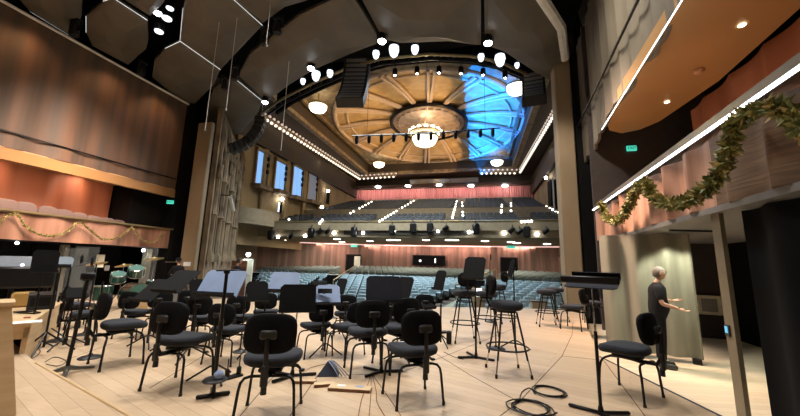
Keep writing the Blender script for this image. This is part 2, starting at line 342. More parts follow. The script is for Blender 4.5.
for ci, (lab, px) in enumerate(cans):
    P = [fl(x, y, 9.0) for x, y in px]; c = sum(P, V((0, 0, 0))) / len(P); c.z = 9.0
    t = thing('ceiling_canopy', lab, 'ceiling panel', c, 0, 'canopy panels over the stage')
    L = [(p - c) for p in P]
    m = MB(); n = len(L)
    vs = [(p.x * .35, p.y * .35, -.0) for p in L] + [(p.x * .93, p.y * .93, .0) for p in L] + [(p.x, p.y, .05) for p in L] + [(p.x, p.y, .16) for p in L] + [(p.x * .9, p.y * .9, .28) for p in L]
    vs = [(v[0], v[1], v[2] - (.14 if i < n else 0)) for i, v in enumerate(vs)]
    fs = [tuple(range(n)), tuple(range(4 * n, 5 * n))]
    for k in range(4):
        for i in range(n): j = (i + 1) % n; fs.append((k * n + i, k * n + j, (k + 1) * n + j, (k + 1) * n + i))
    m.add(vs, fs).build('panel', 'canopy', t, smooth=False)
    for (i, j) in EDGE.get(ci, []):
        MB().tube([L[i] * 1.005 + V((0, 0, .06)), L[j] * 1.005 + V((0, 0, .06))], .014, 6).build('lit_edge_glow', 'litedge', t)  # glow stands in for the gap lamps lighting these panel edges
    if ci == 9:
        MB().tube([L[k] * 1.03 + V((0, 0, .1)) for k in (6, 7, 8, 9)], .16, 8).build('rim', 'trimwhite', t)
# pale cornice on top of the left wall
struct(MB().tube([(-13.86, 5.0, 8.84), (-13.86, 12.35, 8.84)], .05, 8).build('trim_7', 'trimwhite'))

# --- lamps hanging in the gaps of the canopies
def stage_lamp(x, y, z, lab, r=.16, bright=True, group='lamps between the canopies'):
    p = fl(x, y, z); t = thing('stage_lamp', lab, 'lamp', p, 0, group)
    MB().lathe([(.03, .3), (r * .8, .26), (r, .06), (r * .97, 0)], n=14).build('housing', 'black', t)
    MB().ball((0, 0, -.01), r * .9, (1, 1, .6)).build('lens', 'lamp' if bright else 'lampsoft', t)
    MB().tube([(-r * 1.15, 0, .1), (-r * 1.15, 0, .42), (r * 1.15, 0, .42), (r * 1.15, 0, .1)], .015, 6).build('yoke', 'black', t); MB().tube([(0, 0, .42), (0, 0, 10.5 - p.z)], .015, 6).build('hanging_pole', 'black', t)
stage_lamp(158, 13, 9.1, 'brightest round lamp in the gap at the top between the left canopies', .13)
stage_lamp(167, 18, 9.0, 'lower white lamp in the gap between the left canopies', .16, False)
stage_lamp(159, 31, 8.9, 'lowest pale lamp hanging in the gap between the left canopies', .15, False)
stage_lamp(170, 8, 9.1, 'highest small lamp in the gap between the left canopies', .12, False)
for i, (x, y, w) in enumerate([(265, 102, 'leftmost'), (311, 68, 'second from left'), (382, 41, 'middle'), (488, 43, 'rightmost')]):
    stage_lamp(x, y, 8.75, '%s of the four glaring white lamps on the canopy front edge' % w, .15, True, 'glaring lamps on the canopy edge')
# dark moving heads in the gaps
def gap_head(x, y, lab):
    p = fl(x, y, 8.7); t = thing('moving_spotlight', lab, 'spotlight', p, rnd.random() * 3, 'dark spotlights in the canopy gaps')
    MB().cbox((0, 0, .25), (.3, .22, .14), .03).build('base', 'black', t)
    MB().tube([(-.17, 0, .2), (-.17, 0, -.1), (.17, 0, -.1), (.17, 0, .2)], .03, 6).build('yoke', 'black', t); MB().tube([(0, 0, .3), (0, 0, 1.8)], .02, 6).build('hanging_pole', 'black', t)
    MB().lathe([(.09, .12), (.12, 0), (.14, -.25), (.11, -.3)], n=14).build('head', 'plastic', t)
gap_head(75, 28, 'dark spotlight at the wall edge between the two leftmost canopies')
gap_head(142, 68, 'dark spotlight at the wall edge under the lamp cluster gap')
gap_head(225, 83, 'dark spotlight in the gap over the small rounded canopy')
gap_head(235, 73, 'dark spotlight right beside the gap above the small rounded canopy')
gap_head(265, 37, 'dark spotlight in the gap below the top left of centre canopy')
gap_head(278, 25, 'dark spotlight under the canopy tip left of the long curved edge')
# thin suspended wires
for i, (x, y0, y1, d, lab) in enumerate([(266, 0, 46, 9, 'white suspended wire with a small end weight under the canopies'), (281, 0, 150, 12, 'long thin wire hanging left of the big front canopy'), (205, 0, 130, 10, 'leftmost of the thin hanging wires'), (226, 0, 110, 10, 'thin hanging wire second from the left')]):
    a = dp(x, y1, d); zt = 10.45; t = tag(MB().tube([(0, 0, 0), (0, 0, zt - a.z)], .009, 5).build('hanging_wire', 'trimwhite'), lab, 'wire'); t.location = a
    MB().ball((0, 0, 0), .035).build('end_weight', 'grey', t)

# --- proscenium pillars
def pillar(name, x0, x1, y0, y1, z1, mt): return struct(MB().cbox(((x0 + x1) / 2, (y0 + y1) / 2, (z1 - 1.3) / 2), (x1 - x0, y1 - y0, z1 + 1.3), .04).build(name, mt))
pillar('wall_left_pillar', -13.3, -12.5, 12.5, 12.75, 7.9, 'beige')
pillar('wall_right_pillar', 2.85, 3.42, 12.45, 13.1, 9.4, 'beige')
struct(MB().box((3.72, 12.6, 4), (.5, .4, 10.6)).build('wall_right_black', 'dark'))
# --- right side wall
W0, W1 = V((2.78, 3.0)), V((3.5, 11.2))
def wr(t, off=0): d = (W1 - W0).normalized(); return W0 + (W1 - W0) * t + V((d.y, -d.x)) * off
path = [wr(-.75 + 1.75 * i / 300) + V((.10 * abs(sin(i * .19)) + .03 * sin(i * .5), 0)) for i in range(301)]
struct(MB().sheet(path[172:], 2.2, 3.1, -.08).build('wall_right_front', 'frontwood'))
struct(MB().sheet(path[:173], 2.2, 3.1, -.08).build('wall_right_front_near', mat('ribbed_wood_falloff', (.19, .11, .06), .6, c2=(.10, .06, .035), scale=(1, 2, 40))))  # ribbed panel; light falling off toward this end is also put into its colour
rail = [wr(-.75, -.03), wr(1.0, -.03), wr(1.0, .15), wr(-.75, .15)]
struct(MB().prism([tuple(p) for p in rail], 3.14, 3.29).build('trim_8', 'steel', smooth=False))
struct(MB().tube([(*wr(-.75, -.045), 3.15), (*wr(1.0, -.045), 3.15)], .022, 6).build('trim_9', 'led'))
struct(MB().prism([tuple(p) for p in (wr(-.75, .05), wr(1.0, .05), wr(1.0, 3.2), wr(-.75, 3.2))], 2.12, 2.2).build('ceiling_right_wing', 'grey', smooth=False))
path = [wr(-.75 + 1.58 * i / 200, 2.0) + V((.10 * abs(sin(i * .2)), 0)) for i in range(201)]
struct(MB().sheet(path, 2.2, 5.5, -.08).build('wall_right_box', 'orangewood'))
struct(MB().sheet([wr(-.75, 3.1), wr(1.35, 3.1)], -.4, 9.5, -.1).build('wall_right_back', 'dark'))
struct(MB().sheet([wr(1.0, -.02), wr(1.0, 3.1)], -.4, 9.5, .1).build('wall_right_end', mat('dark_brown_wall', (.05, .04, .038), .8)))
# upper gallery: bullnosed soffit and wavy fascia
sf = [wr(-.75, .02), wr(.70, .02), wr(.80, .08), wr(.88, .3), wr(.92, .7), wr(.9, 1.1), wr(.84, 1.4), wr(.6, 1.75), wr(.1, 1.75), wr(-.75, 1.75)]
struct(MB().prism([tuple(p) for p in sf], 5.32, 5.6).build('ceiling_right_box', 'soffit', smooth=False))
struct(MB().tube([(*wr(-.75, -.12), 5.3), (*wr(.78, -.09), 5.05)], .009, 6).build('trim_10', 'led'))
path = [wr(-.75 + 1.9 * i / 400) + V((.05 * abs(sin(i * .21)) + .05 * sin(i * .055), 0)) for i in range(401)]
struct(MB().sheet(path, [5.30 - .25 * max(0, (i - 300) / 100) + .05 * sin(i * .15) for i in range(401)], 9.6, -.08).build('wall_right_upper', 'perf'))
struct(MB().tube([(*wr(-.4, -.08), 6.4), (*wr(1.15, -.08), 6.4)], .03, 6).build('trim_11', 'black'))
for i, (x, y) in enumerate([(742, 25), (667, 102)]):
    p = on(x, y, 2, 5.31); tag(MB().lathe([(.05, 0), (.05, -.012), (.035, -.014)], n=14).build('recessed_light', 'warm', loc=p), ['bright recessed downlight in the brown soffit near the top right corner', 'small recessed downlight near the rounded end of the brown soffit'][i], 'light')
p = on(699, 70, 2, 5.31); tag(MB().lathe([(.09, 0), (.085, -.05), (.05, -.08)], n=16).build('smoke_detector', mat('tan_plastic', (.5, .28, .17), .5), loc=p), 'round tan detector on the brown soffit between the two downlights', 'smoke detector')
# exit signs
def exit_sign(loc, rz, w, lab):
    t = thing('exit_sign', lab, 'sign', loc, rz)
    MB().cbox((0, .03, 0), (w, .05, w * .6), .008).build('housing', 'exitlit', t)
    cu = bpy.data.curves.new('exit_text', 'FONT'); cu.body = 'EXIT'; cu.size = w * .42; cu.align_x = 'CENTER'; cu.align_y = 'CENTER'; cu.extrude = .004
    o = bpy.data.objects.new('tmp', cu); col.objects.link(o); dg = bpy.context.evaluated_depsgraph_get()
    me = bpy.data.meshes.new_from_object(o.evaluated_get(dg)); bpy.data.objects.remove(o)
    me.transform(M.Rotation(R(90), 4, 'X')); me.materials.clear(); me.materials.append(K['exitdark'])
    x = bpy.data.objects.new('lettering', me); col.objects.link(x); x.parent = t; x.location = (0, 0, 0)
exit_sign(on(632, 148, 1, 11.05), 0, .27, 'green lit exit sign on the dark wall below the brown soffit')
p = on(170, 202, 1, 12.2)
exit_sign(p, R(30), .28, 'small green lit exit sign beside the beige left pillar')
exit_sign(on(354, 245, 1, 33), 0, .7, 'green exit sign over the left rear door of the hall')
exit_sign(on(511, 246, 1, 33), 0, .7, 'green exit sign over the right rear door of the hall')
tag(MB().box((0, 0, 0), (.18, .02, .2)).build('wall_notice', 'paper', loc=on(598, 135, 1, 11.9)), 'small white notice on dark wall right of the right pillar', 'notice')

# --- right wing recess: drapes, doorway, curtain
path = folds(fl(607, 352, Z2).to_2d() + V((0, 0)), fl(703, 366, Z2).to_2d(), 110, .08, .5)
dr = MB().sheet(path, Z2 + .1, 2.1, .04).build('wing_drape', 'drape'); tag(dr, 'tall pale grey-green drape lit by a downlight behind the standing man', 'drape')
pa, pb = path[0], path[-1]
t = (pb - pa).normalized()
struct(MB().prism([tuple(pa + t * 1.4), tuple(pb), tuple(pb + V((t.y, -t.x)) * -.18), tuple(pa + t * 1.4 + V((t.y, -t.x)) * -.18)], Z2, Z2 + .09).build('baseboard_right', 'black'))
p = on(681, 239, 2, 2.11); tag(MB().lathe([(.07, 0), (.07, -.015), (.05, -.017)], n=16).build('recessed_light', 'warm', loc=p), 'round downlight in the low ceiling above the pale drape', 'light')
struct(MB().tube([on(670, 230, 2, 2.11), on(712, 231, 2, 2.11)], .025, 6).build('trim_12', 'black'))
# cream cabinet in the doorway
c = on(709, 330, 2, Z2); c = dp(709, 305, 8.9)
t = thing('wall_cabinet', 'cream control cabinet in the dark doorway right of the drape', 'cabinet', (c.x, c.y, c.z), R(-20))
MB().cbox((0, 0, 0), (.5, .14, .5), .015).build('body', 'cabin', t); MB().box((0, -.075, 0), (.32, .01, .34)).build('door', 'grey', t)
c = dp(696, 307, 8.2)
t = thing('wall_switch', 'small cream switch plate on the right end of the pale drape', 'switch', c, R(-20)); MB().cbox((0, 0, 0), (.14, .03, .26), .008).build('plate', 'cabin', t); MB().box((0, -.02, -.03), (.07, .012, .09)).build('rocker', 'dark', t)
# leg of wood cladding beside the black curtain
pA = [on(712, 209, 0, 3.05), on(735, 204, 0, 3.05)]
bA = [on(745, 416, 0, 3.05), on(757, 416, 0, 3.05)]
cq = wr(.28)
st = [wr(.262, .10), wr(.285, .10), wr(.285, .15), wr(.262, .15)]
struct(MB().prism([tuple(p) for p in st], Z2, 2.14).build('wall_right_strip', mat('olive_panel_edge', (.17, .14, .085), .6, bump=.3), smooth=False))
t = thing('keypad', 'small blue-lit keypad on the panel edge beside the black curtain', 'control panel', (*wr(.277, .09), .62), R(-94))
MB().cbox((0, 0, 0), (.09, .02, .14), .004).build('case', 'plastic', t); MB().box((0, -.013, .01), (.05, .008, .08)).build('display', 'screen', t)
MBc = MB().sheet([wr(-.7 + .93 * i / 120, .2) + V((.05 * sin(i * .55), 0)) for i in range(121)], Z2, 2.1, -.05)
tag(MBc.build('stage_curtain', 'curtain'), 'heavy black curtain hanging at the right edge under the garlanded front', 'curtain')

# ------------------------------------------------------------------ THE HALL
XA, XB, HC = -17.9, 6.9, -5.5
# lower floor: raked
struct(MB().add([(-26, 12.3, -1.2), (15, 12.3, -1.2), (15, 15, -1.2), (-26, 15, -1.2), (15, 37, .55), (-26, 37, .55), (-26, 12.3, -1.4), (15, 12.3, -1.4), (15, 37, .3), (-26, 37, .3)],
    [(0, 1, 2, 3), (3, 2, 4, 5), (6, 9, 8, 7), (0, 6, 7, 1), (5, 4, 8, 9)]).build('floor_hall', 'carpet', smooth=False))
def zf(y): return -1.2 if y < 15 else -1.2 + (y - 15) * (1.75 / 22)
# stage front apron wall
ap = [(-12.2, 12.25), (-9.5, 9.7), (-8.2, 10.35), (-4.1, 10.65), (-1.3, 11.15), (1.1, 12.05), (3.3, 12.25)]
# rear curved wall under the balcony
rw = []
for i in range(181):
    u = i / 180; x = -21.5 + u * 36; y = 34.2 - 5.5 * max(0, (-5.5 - x) / 16) ** 2.2 - 3 * max(0, (x + 5.5) / 20) ** 2.2
    rw.append(V((x, y + .05 * sin(i * 2.1))))
struct(MB().sheet(rw, -.6, 3.25, .1).build('wall_rear', 'rose'))
struct(MB().tube([(p.x, p.y - .35, 3.24) for p in rw[::4]], .05, 6).build('trim_13', 'ledrose'))
for x in (-16, -9, -2, 5, 10):
    area('rear_wall_wash', (x, 33.5 if -12 < x < 6 else 31.8, 3.2), (x, 34.2 if -12 < x < 6 else 32.5, 1.9), 6, .12, 110, (1, .6, .52))
# doors at the rear
def rear_door(x0, x1, y0, y1, Y, lab, leaf=None):
    a = on(x0, y1, 1, Y); b = on(x1, y0, 1, Y); w = b.x - a.x; h = b.z - a.z
    t = thing('rear_doorway' if leaf else 'rear_window', lab, 'doorway' if leaf else 'window', ((a.x + b.x) / 2, Y, a.z))
    MB().box((0, 0, h / 2), (w, .1, h)).build('opening', 'dark', t)
    if leaf == 'l': MB().cbox((w * .28, -.1, h * .47), (w * .42, .06, h * .9), .01).build('door', 'whitelit', t)
    f = MB(); f.box((-w / 2, -.06, h / 2), (.1, .08, h)).box((w / 2, -.06, h / 2), (.1, .08, h)).box((0, -.06, h), (w + .1, .08, .1)); f.build('frame', 'black', t)
    if not leaf:
        MB().ball((-w * .27, -.08, h * .45), .12).build('lamp', 'lampsoft', t); MB().box((w * .2, -.08, h * .5), (.12, .04, h * .45)).build('lit_slot', 'lampsoft', t)
rear_door(346, 361, 255, 272, 32.9, 'rear doorway of the hall with one bright open white leaf', 'l')
rear_door(413, 445, 256, 265, 33.9, 'wide dark control booth window in the rear wall of the hall')
rear_door(501, 517, 258, 274, 33.6, 'dark rear doorway at the top of the right aisle', 'r')
# side walls at the lower level
struct(MB().sheet([(-19.5, 21.5), (-21.6, 29.5)], -1, 4.3, .1).build('wall_hall_left_lower', 'bal'))
struct(MB().sheet([(14, 32), (8, 14)], -1, 4.3, .1).build('wall_hall_right_lower', 'bal'))
# balcony
def balY(x): return 24 + .35 * (1 - ((x - HC) / 13) ** 2) * 1.4
bx = [-22 + i * (36 / 40) for i in range(41)]
struct(MB().prism([(x, balY(x)) for x in bx] + [(14, 36), (-22, 36)], 3.32, 3.42).build('ceiling_under_balcony', 'bal'))
struct(MB().sheet([(x, balY(x) - .12) for x in bx], 3.34, 3.86, .18).build('trim_14', 'bal'))
struct(MB().sheet([(x, balY(x) - .3) for x in bx], 3.84, 4.5, .3).build('trim_15', 'bal'))
struct(MB().tube([(x, balY(x) - .3, 4.52) for x in bx], .05, 6).build('trim_16', 'brass'))
Y0, Z0, Y1, Z1 = 24.3, 3.9, 44.6, 9.8
def zb(y): return Z0 + (y - Y0) * (Z1 - Z0) / (Y1 - Y0)
struct(MB().add([(-18.3, Y0, Z0), (7.2, Y0, Z0), (7.2, Y1, Z1), (-18.3, Y1, Z1), (-18.3, Y0, Z0 - .4), (7.2, Y0, Z0 - .4), (7.2, Y1, Z1 - .4), (-18.3, Y1, Z1 - .4)], [(0, 1, 2, 3), (7, 6, 5, 4), (0, 4, 5, 1), (3, 2, 6, 7)]).build('floor_balcony', 'carpet', smooth=False))
struct(MB().box((HC, 30.6, zb(30.6) + .3), (24.2, .15, 1.15)).build('trim_17', 'bal'))
struct(MB().box((HC, 44.2, zb(44.2) + .15), (24, .2, .9)).build('trim_18', 'bal'))
# hall walls
def hole_wall(): pass
struct(MB().box((XA - .15, 33, 8), (.3, 26, 11)).build('wall_hall_left', 'hallwall'))
struct(MB().box((XB + .35, 31, 8), (.3, 38, 11)).build('wall_hall_right', 'hallwall'))
struct(MB().box((XA + .12, 33, 11.9), (.5, 25.5, 2.2)).build('trim_40', 'ceilbrown'))
struct(MB().box((XB + .1, 33, 11.9), (.5, 25.5, 2.2)).build('trim_41', 'ceilbrown'))
struct(MB().box((HC, 45.6, 7), (27, .3, 13)).build('wall_hall_back', 'ceilbrown'))
pp = [V((-18.0 + i * .06, 45.1 + .05 * sin(i * 1.3))) for i in range(418)]
struct(MB().sheet(pp, 10.15, 11.95, .05).build('wall_hall_back_drape', 'rosehi'))
for x in (-14.5, -9, -3.5, 2.5): area('back_drape_wash', (x, 43.9, 11.8), (x, 45.1, 10.9), 5, .15, 95, (1, .66, .6))
# ceiling of the hall with a rectangular well
def frame(x0, x1, y0, y1, w, z0, z1, mt, nm):
    m = MB(); m.box(((x0 + x1) / 2, y0, (z0 + z1) / 2), (x1 - x0 + w, w, z1 - z0)).box(((x0 + x1) / 2, y1, (z0 + z1) / 2), (x1 - x0 + w, w, z1 - z0))
    m.box((x0, (y0 + y1) / 2, (z0 + z1) / 2), (w, y1 - y0 - w, z1 - z0)).box((x1, (y0 + y1) / 2, (z0 + z1) / 2), (w, y1 - y0 - w, z1 - z0))
    return struct(m.build(nm, mt, smooth=False))
CX0, CX1, CY0, CY1 = -15.2, 4.4, 18.4, 42.6
m = MB(); m.box((HC, 15.2, 13.7), (27, 6.0, .3)).box((HC, 44.2, 13.7), (27, 2.8, .3)).box(((XA - 1 + CX0) / 2, 30.5, 13.7), (CX0 - XA + 1, 24.6, .3)).box(((XB + 1 + CX1) / 2, 30.5, 13.7), (XB + 1 - CX1, 24.6, .3))
struct(m.build('ceiling_hall', 'ceilbrown', smooth=False))
frame(CX0, CX1, CY0, CY1, .5, 13.5, 13.85, 'gilt', 'trim_19')
frame(CX0 + .1, CX1 - .1, CY0 + .1, CY1 - .1, .2, 13.85, 15.2, 'ceilbrown', 'trim_20')
frame(CX0 + .8, CX1 - .8, CY0 + .8, CY1 - .8, .3, 14.75, 15.0, 'gilt', 'trim_21')
DC, DA, DB = V((-4.85, 31.5)), 9.1, 10.7
ND = 16
def dpt(a, k=1.0, z=15.0): return V((DC.x + DA * k * cos(a), DC.y + DB * k * sin(a), z))
# flat ceiling round the dome
m = MB(); NN = 64; vs = []; fs = []
for i in range(NN):
    a = 2 * pi * i / NN; c, s_ = cos(a), sin(a)
    hx0, hx1, hy0, hy1 = CX0 - DC.x, CX1 - DC.x, CY0 - DC.y, CY1 - DC.y
    k = min((hx1 / c) if c > 1e-6 else 1e9, (hx0 / c) if c < -1e-6 else 1e9, (hy1 / s_) if s_ > 1e-6 else 1e9, (hy0 / s_) if s_ < -1e-6 else 1e9)
    vs += [dpt(a, .99, 15.05), (DC.x + c * k, DC.y + s_ * k, 15.05), (DC.x + c * k, DC.y + s_ * k, 15.2), dpt(a, .99, 15.2)]
for i in range(NN):
    j = (i + 1) % NN
    for k in range(4): l = (k + 1) % 4; fs.append((4 * i + k, 4 * j + k, 4 * j + l, 4 * i + l))
struct(m.add(vs, fs).build('ceiling_dome_surround', 'gilt', smooth=False))
# dome thing
dome = thing('ceiling_dome', 'great shallow ribbed dome of gold and blue lit panels in the hall ceiling', 'dome', (DC.x, DC.y, 15.0))
m = MB(); vs = []; fs = []; pr = [(1.0, 0), (.8, .45), (.6, .75), (.3, 1.0), (.02, 1.1)]
for k, z in pr:
    for i in range(ND * 3):
        a = 2 * pi * (i / (ND * 3)); vs.append((DA * k * cos(a), DB * k * sin(a), z))
n3 = ND * 3
for j in range(len(pr) - 1):
    for i in range(n3): fs.append((j * n3 + i, j * n3 + (i + 1) % n3, (j + 1) * n3 + (i + 1) % n3, (j + 1) * n3 + i))
m.add(vs, fs).build('dome_shell', 'domegold', dome)
for i in range(ND):
    for o_ in ((-.028, .028) if True else (0,)):
        a = 2 * pi * (i + .5) / ND + o_
        MB().tube([(DA * k * cos(a), DB * k * sin(a), z - .22) for k, z in pr[:-1]], .15, 6).build('rib', 'rib', dome)
for k, z, r in ((1.0, -.05, .2), (.88, .2, .1)): MB().tube([(DA * k * cos(2 * pi * i / 48), DB * k * sin(2 * pi * i / 48), z) for i in range(48)], r, 8, True).build('ring_moulding', 'rib', dome)
m = MB(); m.lathe([(3.7, .75), (3.7, .5), (3.2, .35), (2.8, .5), (1.6, .4), (1.1, .25), (.4, .15)], n=36, sy=1.12)
m.build('rosette', 'rosette', dome)
MB().ring((0, 0, .5), 3.75, .2, 44, 8, 4.2).build('rosette_rim', 'black', dome)
for i in range(28): a = 2 * pi * i / 28; MB().cbox((3.1 * cos(a), 3.5 * sin(a), .36), (.3, .5, .18), .05, rz=a).build('rosette_leaf', 'rosette', dome)
# chandeliers
def chandelier(p, r, lab, big=False):
    t = thing('chandelier', lab, 'chandelier', p)
    MB().lathe([(r, .1), (r * .98, -.1), (r * .8, -r * .45), (r * .45, -r * .62), (.05, -r * .68)], n=24).build('glass_bowl', 'chand', t)
    MB().ring((0, 0, .12), r * 1.03, r * .09, 24).build('metal_rim', 'brass', t)
    MB().tube([(0, 0, .1), (0, 0, 2.2 if big else 1.15)], .05, 6).build('stem', 'brass', t)
    if big:
        for k in range(14):
            a = 2 * pi * k / 14; MB().ball((r * 1.2 * cos(a), r * 1.2 * sin(a), .65), .2, (1, 1, .9), 8).build('globe', 'chand', t)
        MB().ring((0, 0, .5), r * 1.25, .09, 28).build('globe_ring', 'brass', t)
        MB().lathe([(r * .6, 1.2), (r * 1.0, .9), (r * .9, .5)], n=20).build('crown', 'rosette', t)
    return t
chandelier(V((-4.9, 29.6, 13.2)), 1.2, 'largest glowing bowl chandelier hanging under the centre of the dome', True)
for (x, y), w in zip([(318, 107), (517, 88), (379, 164), (497, 162)], ['near left corner by the white cove lights', 'near right corner by the hanging speakers', 'far left corner of the ceiling well', 'far right corner of the ceiling well']):
    chandelier(fl(x, y, 13.9), .72, 'small glowing bowl chandelier at the ' + w)
for p, w in (((-4.8, 29.3, 12.2), 420), ((-4.8, 29.3, 14.9), 110)):
    d = bpy.data.lights.new('chandelier_light', 'POINT'); d.energy = w; d.color = (1, .78, .48); d.shadow_soft_size = .5; o = bpy.data.objects.new('chandelier_light', d); o.location = p; col.objects.link(o)
# cove with bulbs
def cove(p0, p1, n, lab, nx):
    p0, p1 = V(p0), V(p1); t = thing('cove_light', lab, 'cornice light', p0)
    d = p1 - p0; nn = V((nx[0], nx[1], 0))
    MB().tube([V((0, 0, .2)), d + V((0, 0, .2))], .2, 6).build('cornice', 'gilt', t)
    MB().tube([V((0, 0, .62)) - nn * .35, d + V((0, 0, .62)) - nn * .35], .1, 6).build('upper_moulding', 'litedge' if False else 'rib', t)
    bm = MB().ball((0, 0, 0), .14, (1, 1, .9), 6).mesh('bulb', 'cove')
    bm2 = MB().cbox((0, 0, 0), (.22, .22, .2), .05).mesh('bracket', 'coverow')  # light from the bulbs is put into the brackets as glow
    for i in range(n):
        q = d * ((i + .5) / n)
        o = bpy.data.objects.new('bulb', bm); col.objects.link(o); o.parent = t; o.location = q + V((0, 0, -.02)) + nn * .12
        o = bpy.data.objects.new('bracket', bm2); col.objects.link(o); o.parent = t; o.location = q + d / n * .5 + V((0, 0, .45)) + nn * .1
    return t
cove((-17.4, 22, 13.0), (-16.4, 42.4, 13.0), 36, 'long row of bulbs and brackets along the left hall ceiling edge', (1, 0))
cove((-16.4, 42.3, 12.9), (-10.8, 41.8, 12.9), 9, 'short row of bulbs at the rear left of the hall ceiling', (0, -1))
cove((0.2, 41.8, 12.9), (4.7, 42.3, 12.9), 8, 'short row of bulbs at the rear right of the hall ceiling', (0, -1))
cove((6.1, 20.5, 13.0), (5.2, 42.4, 13.0), 38, 'long row of bulbs and brackets along the right hall ceiling edge', (-1, 0))
for x, y0 in ((-17.0, 33), (5.6, 33)): area('cove_wash', (x, y0, 12.7), (x + (1 if x < 0 else -1) * .3, y0, 11), .4, 20, 90, (1, .85, .65))
# downlights of the rear ceiling
for i, (x, y) in enumerate([(378, 187), (408, 186), (439, 185), (471, 186), (505, 186)]):
    p = on(x, y, 2, 11.74); tag(MB().ball((0, 0, 0), .38, (1, 1, .35), 8).build('dome_downlight', 'lamp', loc=p), '%s of the five bright round lights above the upper rose drape' % ['leftmost', 'second from left', 'middle', 'second from right', 'rightmost'][i], 'light', 'lights over the upper rose drape')
struct(MB().box((HC, 43.4, 11.92), (24, 1.6, .12)).build('ceiling_rear', 'ceilbrown'))
struct(MB().box((-4.5, 42.95, 12.4), (9, .2, .6)).build('trim_22', 'bal'))
for k, x in enumerate((-8.3, -6.3, -4.3)): tag(MB().box((0, 0, 0), (1.5 if k != 1 else .9, .06, .4)).build('air_vent', 'grey', loc=(x, 42.82, 12.45)), '%s grey air vent panel above the upper rose drape' % ['left', 'middle', 'right'][k], 'vent')

# windows of the left hall wall
for i, (x, y0, y1, w) in enumerate([(263, 153, 187, 12), (281, 163, 192, 11), (298, 168, 198, 10), (313, 174, 202, 9)]):
    top = on(x, y0, 0, XA + .05); bot = on(x, y1, 0, XA + .05); w2 = 1.2 * abs(on(x + w / 2, y0, 0, XA + .05).y - on(x - w / 2, y0, 0, XA + .05).y)
    h = top.z - bot.z
    t = thing('wall_window', '%s of the four tall blue lit windows in the left hall wall' % ['nearest and largest', 'second nearest', 'third nearest', 'farthest and dimmest'][i], 'window', (XA + .02, top.y, bot.z), 0, 'blue lit hall windows')
    MB().box((.02, 0, h / 2), (.06, w2 * .8, h)).build('blind', 'bluelit' if i < 3 else mat('dim_blind', (.2, .22, .25), emit=.18, ec=(.5, .55, .7)), t)
    f = MB()
    for s_ in (-1, 1): f.box((.1, s_ * w2 * .46, h / 2), (.2, w2 * .08, h + .3))
    f.box((.14, 0, h + .12), (.3, w2, .25)); f.build('frame', 'hallwall', t)
    MB().prism([(0, -w2 * .6), (.75, -w2 * .45), (.75, w2 * .45), (0, w2 * .6)], -.35, 0).build('ledge', 'stone', t)
    m = MB()
    for k in range(3): m.cbox((.35, w2 * .22, h * (.45 + .2 * k)), (.22, .22, .35), .04)
    m.tube([(.35, w2 * .22, 0), (.35, w2 * .22, h)], .03, 6); m.build('spotlight_ladder', 'black', t)
for i in range(5):
    y = 20.5 + i * 3.35; struct(MB().cbox((XA + .15, y, 8.5), (.3, .6, 8.6), .1).build('trim_%d' % (30 + i), 'hallwall'))
# small lit doors on the left wall at gallery level
for i, (x, y, w, h, lab) in enumerate([(281, 208, 7, 9, 'dark gallery doorway under the first hall window with a lit edge'), (327, 197, 6, 13, 'tall dark gallery doorway right of the blue windows')]):
    p = on(x, y, 0, XA + .03); s_ = (p - CP).length / F
    t = thing('gallery_doorway', lab, 'doorway', p); MB().box((.03, 0, 0), (.08, w * s_ * 1.5, h * s_)).build('opening', 'dark', t)
    MB().box((.08, -w * s_ * .7, 0), (.06, .14, h * s_)).build('lit_edge', 'lampsoft' if i == 0 else 'hallwall', t)
for i, (x, y, lab) in enumerate([(282, 199, 'small wall lamp over the dark gallery doorway below the first window'), (328, 191, 'small wall lamp over the tall doorway right of the windows'), (322, 207, 'small lamp at the foot of the upper seating slope by the left wall')]):
    tag(MB().ball((0, 0, 0), .17, n=8).build('wall_lamp', 'lamp', loc=on(x, y, 0, XA + .4)), lab, 'lamp')
# gallery box
a = on(246, 212, 1, 22.5)
bx_ = thing('gallery_box', 'curved plaster balcony box at the left end of the seating tiers', 'balcony box', (-17.9, 23.2, 4.25))
MB().sheet([(1.6 * cos(a), 2.6 * sin(a)) for a in [R(-90 + 10 * i) for i in range(19)]], 0, 1.0, .12).build('parapet', 'bal', bx_)
MB().prism([(1.6 * cos(a), 2.6 * sin(a)) for a in [R(-90 + 10 * i) for i in range(19)]], -.2, .05).build('deck', 'bal', bx_)

# carved organ screen between left pillar and hall wall
P0, P1 = V((-12.55, 12.85)), V((-18.0, 21.4))
struct(MB().sheet([P1, P0], -1, 8.8, .2).build('wall_screen_left', 'stone'))
d_ = (P1 - P0); L_ = d_.length; d_.normalize(); nn_ = V((d_.y, -d_.x)) * -1
if nn_.x < 0: nn_ = -nn_
def sp(s, off, z): q = P0 + d_ * s + nn_ * off; return V((q.x, q.y, z))
scr = thing('organ_screen', 'carved stone organ screen with arches and pinnacles beside the left pillar', 'organ screen', sp(0, 0, 0)); o0 = sp(0, 0, 0)
for s_, r, top in ((.5, .16, 8.5), (1.3, .1, 8.1), (2.1, .2, 8.7), (3.4, .12, 8.2), (4.6, .22, 8.7), (6.2, .13, 8.6), (7.4, .24, 9.4), (8.7, .14, 9.0)):
    m = MB(); m.lathe([(r * 1.6, 1.2), (r * 1.6, 1.5), (r, 1.7), (r, 3.4), (r * 1.4, 3.5), (r, 3.65), (r, 5.3), (r * 1.5, 5.45), (r, 5.6), (r * .9, top - 1.3), (r * 1.6, top - 1.1), (r * 1.3, top - .8), (r * .2, top)], sp(s_, .2, 0) - o0, n=8).build('column', 'stone', scr)
